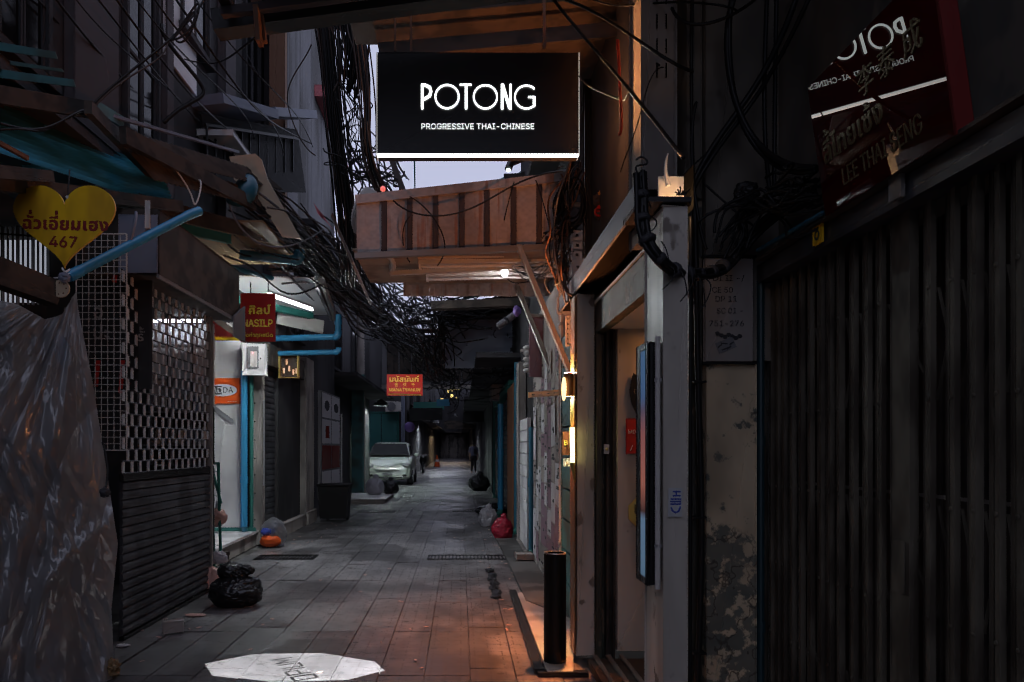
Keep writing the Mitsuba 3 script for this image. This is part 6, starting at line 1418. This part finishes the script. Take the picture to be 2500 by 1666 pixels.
loft([(.0, .62, .26, .60, .45, .05), (.05, .74, .20, .68, .42, .08), (.18, .80, .17, .80, .40, .06), (.45, .83, .17, .91, .36, 0), (.80, .84, .17, .98, .34, 0), (1.2, .84, .17, 1.02, .34, 0), (2.7, .84, .20, 1.02, .34, 0), (2.95, .76, .3, .98, .4, 0)], 'm_car', 'body')
cab = loft([(.78, .74, .90, 1.0, .3, .02), (1.0, .71, .90, 1.22, .3, .0), (1.32, .66, .90, 1.44, .3, 0), (1.7, .65, .90, 1.50, .3, 0), (2.4, .66, .90, 1.48, .3, 0), (2.8, .66, .90, 1.25, .35, 0)], 'm_car', 'cabin')
ws_ = [(-.70, .80, 1.00), (.70, .80, 1.00), (.57, 1.30, 1.40), (-.57, 1.30, 1.40)]
def quad3(pts, m_, name, thick=.012, par=car):
    p_ = np.array([[cx_ + K * a, cy_ + K * b, K * c] for a, b, c in pts]); n_ = unit(np.cross(p_[1] - p_[0], p_[-1] - p_[0]))
    k = len(p_); v = np.vstack([p_ + n_ * thick, p_ - n_ * thick]); f = [[0, i, i + 1] for i in range(1, k - 1)] + [[k, k + i + 1, k + i] for i in range(1, k - 1)]
    for i in range(k): j = (i + 1) % k; f += [[i, k + i, k + j], [i, k + j, j]]
    return part(par, name, (v, np.array(f)), m_)
quad3([(a, b - .11, c + .035) for a, b, c in ws_], 'm_glass_dark', 'windshield')
for s in (-1, 1):
    quad3([(s * .735, .95, 1.03), (s * .70, 2.3, 1.05), (s * .665, 2.25, 1.38), (s * .68, 1.35, 1.36)][::s], 'm_glass_dark', 'side_window')
    h_ = part(car, 'headlight', blob((cx_ + s * K * .63, cy_ + K * .13, K * .69), (K * .15, K * .10, K * .09), 0, .0, 1, 3), 'm_steel', True)
    part(h_, 'lamp', blob((cx_ + s * K * .60, cy_ + K * .06, K * .68), (.05, .04, .045), 0, 0, 1, 2), 'm_white', True)
    part(car, 'mirror', blob((cx_ + s * K * .95, cy_ + K * 1.0, K * 1.05), (.10, .06, .075), 0, .05, 1, 2), 'm_car', True)
    part(car, 'fog_lamp', blob((cx_ + s * K * .58, cy_ + K * .02, K * .34), (.08, .05, .045), 0, 0, 1, 2), 'm_black_metal', True)
    for y in (.55, 2.4):
        w_k = part(car, 'wheel', cyl((cx_ + s * K * .66, cy_ + K * y, .29), (cx_ + s * K * .86, cy_ + K * y, .29), .29, 22), 'm_ink', 30)
        part(w_k, 'rim', cyl((cx_ + s * K * .855, cy_ + K * y, .29), (cx_ + s * K * .87, cy_ + K * y, .29), .18, 16), 'm_steel', 30)
part(car, 'grille', box(cx_ - .5 * K, cx_ + .5 * K, cy_ - .03, cy_ + .1, .25, .33, .02), 'm_ink')
part(car, 'bumper_strip', box(cx_ - .40 * K, cx_ + .40 * K, cy_ - .028, cy_ + .05, .565, .60, .01), 'm_steel')
part(car, 'number_plate', box(cx_ - .19, cx_ + .19, cy_ - .045, cy_ - .02, .38, .49, .004), 'm_grey')
em = part(car, 'emblem', place(poly_mesh(shapely.union_all([shapely.affinity.scale(ring(0, 0, .07, .014), 1, .72), shapely.affinity.scale(ring(0, .006, .03, .012), .6, 1.2)]), .01), (cx_, cy_ + .03, .715), (1, 0, 0), (0, .25, 1)), 'm_steel')
part(car, 'wiper', bar((cx_ - .5, cy_ + .78, 1.10), (cx_ + .05, cy_ + .84, 1.13), .02), 'm_ink')

per = thing('person', 'person in pale shirt and dark trousers walking away on the far right', 'person')
from manifold3d import Manifold
def bones(bs, o, ref=.05, it=8):
    tot = None
    for (p0, r0, p1, r1) in bs:
        a_ = Manifold.sphere(r0, 14).translate(tuple(p0)); b_ = Manifold.sphere(r1, 14).translate(tuple(p1))
        hll = Manifold.batch_hull([a_, b_]); tot = hll if tot is None else tot + hll
    m__ = tot.refine_to_length(ref).to_mesh()
    tm = trimesh.Trimesh(m__.vert_properties[:, :3], m__.tri_verts)
    trimesh.smoothing.filter_taubin(tm, iterations=it)
    return np.asarray(tm.vertices) + np.asarray(o), np.asarray(tm.faces)
PO = V(.72, 44.0, 0)
body = [((0, 0, 1.36), .12, (0, 0, 1.12), .12), ((-.13, 0, 1.40), .08, (.13, 0, 1.40), .08), ((-.13, 0, 1.40), .07, (0, 0, 1.05), .12), ((.13, 0, 1.40), .07, (0, 0, 1.05), .12), ((0, 0, 1.42), .055, (0, 0, 1.52), .05), ((0, -.01, 1.60), .09, (0, .015, 1.63), .085),
        ((0, 0, 1.08), .12, (0, 0, .94), .13), ((-.09, 0, .92), .085, (-.10, .06, .50), .058), ((-.10, .06, .50), .056, (-.10, -.02, .09), .04), ((-.10, -.02, .05), .04, (-.11, .12, .035), .035),
        ((.09, 0, .92), .085, (.10, .14, .52), .058), ((.10, .14, .52), .056, (.10, .10, .09), .04), ((.10, .10, .05), .04, (.11, .24, .035), .035),
        ((-.19, 0, 1.39), .05, (-.23, -.03, 1.12), .042), ((-.23, -.03, 1.12), .04, (-.22, .06, .88), .032), ((-.22, .06, .88), .03, (-.22, .09, .80), .022),
        ((.19, 0, 1.39), .05, (.23, .02, 1.12), .042), ((.23, .02, 1.12), .04, (.20, .12, .90), .032), ((.20, .12, .90), .03, (.20, .15, .82), .022)]
for sx_, hx in ((-.22, .085), (.20, .145)):
    for i in range(4): body.append(((sx_ - .015 + .01 * i, hx, .80), .010, (sx_ - .016 + .011 * i, hx + .01, .72 + .006 * abs(i - 1.5)), .008))
    body.append(((sx_ + .02, hx - .01, .83), .011, (sx_ + .035, hx + .02, .77), .009))
part(per, 'body', bones(body, PO), 'm_skin', True)
part(per, 'shirt', bones([((0, 0, 1.36), .145, (0, 0, 1.0), .15), ((-.14, 0, 1.40), .085, (.14, 0, 1.40), .085), ((-.14, 0, 1.38), .08, (0, 0, 1.0), .14), ((.14, 0, 1.38), .08, (0, 0, 1.0), .14), ((-.19, 0, 1.39), .065, (-.225, -.02, 1.18), .058), ((.19, 0, 1.39), .065, (.225, .01, 1.18), .058)], PO), 'm_shirt', True)
part(per, 'trousers', bones([((0, 0, .98), .145, (0, 0, .9), .145), ((-.09, 0, .92), .10, (-.10, .06, .50), .075), ((-.10, .06, .50), .075, (-.10, -.02, .12), .06), ((.09, 0, .92), .10, (.10, .14, .52), .075), ((.10, .14, .52), .075, (.10, .10, .12), .06)], PO), 'm_trousers', True)
part(per, 'hair', blob(PO + V(0, -.012, 1.645), (.098, .105, .095), 2, .12, 2, 3), 'm_ink', True)
bgp = thing('shoulder_bag', 'dark bag carried on the back of the walking person', 'bag')
part(bgp, 'pouch', box(PO[0] + .02, PO[0] + .20, PO[1] - .26, PO[1] - .15, 1.0, 1.32, .04), 'm_trousers'); part(bgp, 'strap', tube(spline([PO + V(.1, -.16, 1.3), PO + V(.1, -.06, 1.48), PO + V(.08, .12, 1.42)], 8), .015, 6), 'm_trousers')

mc = thing('motorcycle', 'dark motorcycle parked by the left wall beyond the car', 'motorcycle')
M0 = V(-2.1, 43, 0)
for dy in (0, 1.25):
    a_ = np.linspace(0, 2 * math.pi, 25)
    w_k = part(mc, 'wheel', tube(np.stack([np.full(25, M0[0]), M0[1] + dy + .27 * np.cos(a_), .29 + .27 * np.sin(a_)], 1), .045, 8), 'm_ink', True)
    part(w_k, 'hub', cyl((M0[0] - .06, M0[1] + dy, .29), (M0[0] + .06, M0[1] + dy, .29), .07, 12), 'm_steel', 30)
    part(w_k, 'spokes', cat(*[bar((M0[0], M0[1] + dy, .29), (M0[0], M0[1] + dy + .25 * math.cos(t_), .29 + .25 * math.sin(t_)), .015) for t_ in np.linspace(0, 5.2, 6)]), 'm_steel')
part(mc, 'frame', tube(spline([M0 + V(0, 0, .3), M0 + V(0, .2, .75), M0 + V(0, .3, .95)], 8), .03, 8), 'm_steel')
part(mc, 'body', blob(M0 + V(0, .7, .52), (.13, .45, .17), 3, .15, 1.5, 3), 'm_black_metal', True)
part(mc, 'front_shield', blob(M0 + V(0, .18, .72), (.20, .07, .26), 3, .1, 1.5, 3), 'm_black_metal', True)
part(mc, 'seat', blob(M0 + V(0, 1.0, .76), (.12, .36, .06), 4, .08, 1.5, 3), 'm_trousers', True)
part(mc, 'handlebar', tube(spline([M0 + V(-.32, .38, 1.02), M0 + V(0, .26, 1.0), M0 + V(.32, .38, 1.02)], 9), .018, 6), 'm_steel')
part(mc, 'headlight', blob(M0 + V(0, .12, .92), (.08, .05, .07), 0, 0, 1, 2), 'm_white', True)
part(mc, 'mirror', blob(M0 + V(-.33, .33, 1.16), (.05, .02, .035), 0, 0, 1, 2), 'm_ink', True)
cone = thing('traffic_cone', 'orange cone standing by the left wall far down the alley', 'cone')
q = V((1067 - CX) / F * 56, 56, 0)
part(cone, 'body', lathe([(.20, .04), (.05, .85), (.03, .87), (0, .87)], q, n=20), 'm_orange', 30); part(cone, 'base', box(q[0] - .24, q[0] + .24, 55.76, 56.24, 0, .04, .01), 'm_ink'); part(cone, 'band', lathe([(.140, .38), (.108, .55)], q + V(0, 0, 0), n=20), 'm_white', 30)
for i, (u, Y, z, lab, w_, col) in enumerate(((1062, 46, 2.9, 'shaded cold lamp added to make a pale pool in the far alley', FARL * .6, (.85, .92, 1)), (1112, 70, 4.2, 'warm shaded lamp far down the alley', FARL * 1.4, (1, .72, .42)), (930, 28.0, 2.95, 'shaded cold lamp added to brighten the parked car', FARL * .6, (.8, 1, .92)), (1150, 84, 3.4, 'greenish lamp before the shutters at the alley end', FARL * .7, (.8, 1, .75)))):
    k = thing('shaded_lamp', lab, 'lamp')  # the two cold lamps are added to brighten the lane and the car
    q = V((u - CX) / F * Y, Y, z)
    part(k, 'shade', lathe([(.30, 0), (.22, .12), (.04, .24), (0, .24)], q, n=20), 'm_black_metal', 30)
    part(k, 'bulb', blob(q + V(0, 0, .115), (.07, .07, .065), 0, 0, 1, 2), 'm_lamp', emit=light(col, w_, (3.0, 2.0, 2.0, .7)[i]))
    part(k, 'cord', cyl(q + V(0, 0, .2), q + V(0, 0, 1.6), .012, 6), 'm_cable')
g_ = np.random.default_rng(9)
for i in range(22):
    u, v, Y = 1085 + g_.normal(22, 14), 985 - g_.uniform(0, 105), 36 + g_.uniform(0, 8)
    q = at(u, v, Y)
    k = thing('gold_lantern', 'small gold lantern in the glinting cluster hung over the far alley', 'lantern', 'gold lanterns over the far alley')
    part(k, 'globe', blob(q, np.array([.09, .09, .10]) * g_.uniform(.5, 1.2), i, .15, 2, 2), 'm_gold', True, emit=light((1, .72, .25), g_.uniform(.2, 1.4), .01))
    part(k, 'cord', cyl(q + V(0, 0, .08), q + V(0, 0, 1.2), .008, 5), 'm_cable')
for i, (u0, u1, v, Y, h, m_, lab) in enumerate(((1010, 1085, 985, 38, .35, 'm_green', 'green'), (1066, 1098, 978, 36, .3, 'm_pvc_dark', 'blue'), (1085, 1170, 1030, 52, .5, 'm_darkwood', 'brown'), (1000, 1080, 1000, 33, .5, 'm_dark', 'black'), (1130, 1200, 1005, 34, .5, 'm_dark', 'dark right hand'), (1150, 1210, 950, 26, .35, 'm_darkwood', 'dark upper right'))):
    k = thing('far_awning', f'{lab} awning in the dim clutter far down the alley', 'awning')
    a, b = at(u0, v, Y), at(u1, v - 3, Y)
    part(k, 'sheet', bar((a + b) / 2 + V(-(b - a)[0] / 2, .4, 0), (a + b) / 2 + V((b - a)[0] / 2, .4, 0), 1.2, .04), m_)
    part(k, 'valance', plate([(a[0], a[2] - h), (b[0], a[2] - h * .9), (b[0], b[2]), (a[0], a[2])], .02, (0, Y - .2, 0)), m_)
ysn = thing('yellow_sign', 'small yellow sign far down on the right', 'sign')
a, b = at(1166, 966, 30), at(1190, 954, 30); part(ysn, 'board', box(a[0], b[0], 30, 30.04, a[2], b[2], .01), 'm_yellow'); part(ysn, 'bar', box(a[0] + .03, b[0] - .03, 29.985, 30, a[2] + .06, a[2] + .09, 0), 'm_ink')
gb = thing('grey_wall_box', 'dull grey wall box above the blue pipe on the far right', 'box')
part(gb, 'case', box(at(1197, 0, 19)[0], at(1238, 0, 19)[0], 19, 19.4, 2.6, 3.3, .02), 'm_grey'); part(gb, 'door', box(at(1200, 0, 19)[0], at(1235, 0, 19)[0], 18.985, 19, 2.65, 3.25, .004), 'm_bare')

# ---------------------------------------------------------------- light projector throwing the white octagon on the paving
pj = thing('light_projector', 'small black projector fixed high on the right wall throwing the octagon of light', 'lamp')
PP = V(.62, 2.75, 3.35)
oct_px = [(500, 1620), (519, 1649), (666, 1665), (848, 1661), (940, 1637.7), (915, 1614.6), (782, 1595), (616, 1597)]
oc_g = [ground(*q_)[:2] for q_ in oct_px]
cen = np.r_[np.mean(oc_g, 0), 0.0]
ax = unit(cen - PP); e1_ = unit(np.cross(ax, (0, 0, 1))); e2_ = np.cross(e1_, ax)
D = .16
def to_plate(xy):
    d = np.c_[np.asarray(xy), np.zeros(len(xy))] - PP
    s = D / (d @ ax)
    return np.c_[(d @ e1_) * s, (d @ e2_) * s]
hole = sg.Polygon(to_plate(oc_g))
part(pj, 'mask', place(poly_mesh(sg.Point(0, 0).buffer(.075).difference(hole), .001), PP + ax * D, e1_, e2_), 'm_black_metal')
dv, upv = unit(V(-.28, .495, 0))[:2], unit(V(-.495, -.28, 0))[:2]
o0 = ground(775, 1654)[:2]
lt_ = [[[(0, 0), (.5, 0), (.5, 1), (0, 1), (0, 0)]], [[(0, 0), (0, 1), (.5, 1), (.5, .45), (0, .45)]], [[(0, 0), (0, 1)]], [[(0, 1), (0, 0), (.5, 0), (.5, 1)]], [[(0, 0), (0, 1), (.33, .3), (.66, 1), (.66, 0)]]]
xo, gl_ = 0, []
for L__ in lt_:
    for ln in L__: gl_.append(sg.LineString([(xo + a * .17, b * .15) for a, b in ln]).buffer(.009, cap_style=2))
    xo += max(p_[0] for p_ in L__[0]) * .17 + .045
txt = shapely.union_all(gl_)
vv, tf_ = poly_mesh(txt, .001)
gxy = o0[None] + vv[:, :1] * dv[None] + vv[:, 1:2] * upv[None]
pl2 = to_plate(gxy)
v3 = PP + ax * (D + vv[:, 2:3]) + pl2[:, :1] * e1_ + pl2[:, 1:2] * e2_
part(pj, 'stencil', (v3, tf_), 'm_black_metal')
part(pj, 'barrel', tube([PP - ax * .14, PP + ax * (D + .002)], .076, 24, cap=False), 'm_black_metal', 30)
part(pj, 'back', cyl(PP - ax * .16, PP - ax * .13, .076, 24), 'm_black_metal', 30)
part(pj, 'arm', bar(PP - ax * .1, V(1.54, 2.75, 3.45), .03), 'm_black_metal')
scene['projector_beam'] = {'type': 'spot', 'to_world': T4().look_at(origin=PP.tolist(), target=cen.tolist(), up=[0, 0, 1]), 'sampling_weight': 8.0, 'cutoff_angle': 24.0, 'beam_width': 22.0, 'intensity': {'type': 'rgb', 'value': [GOBO * .97, GOBO, GOBO * 1.02]}}
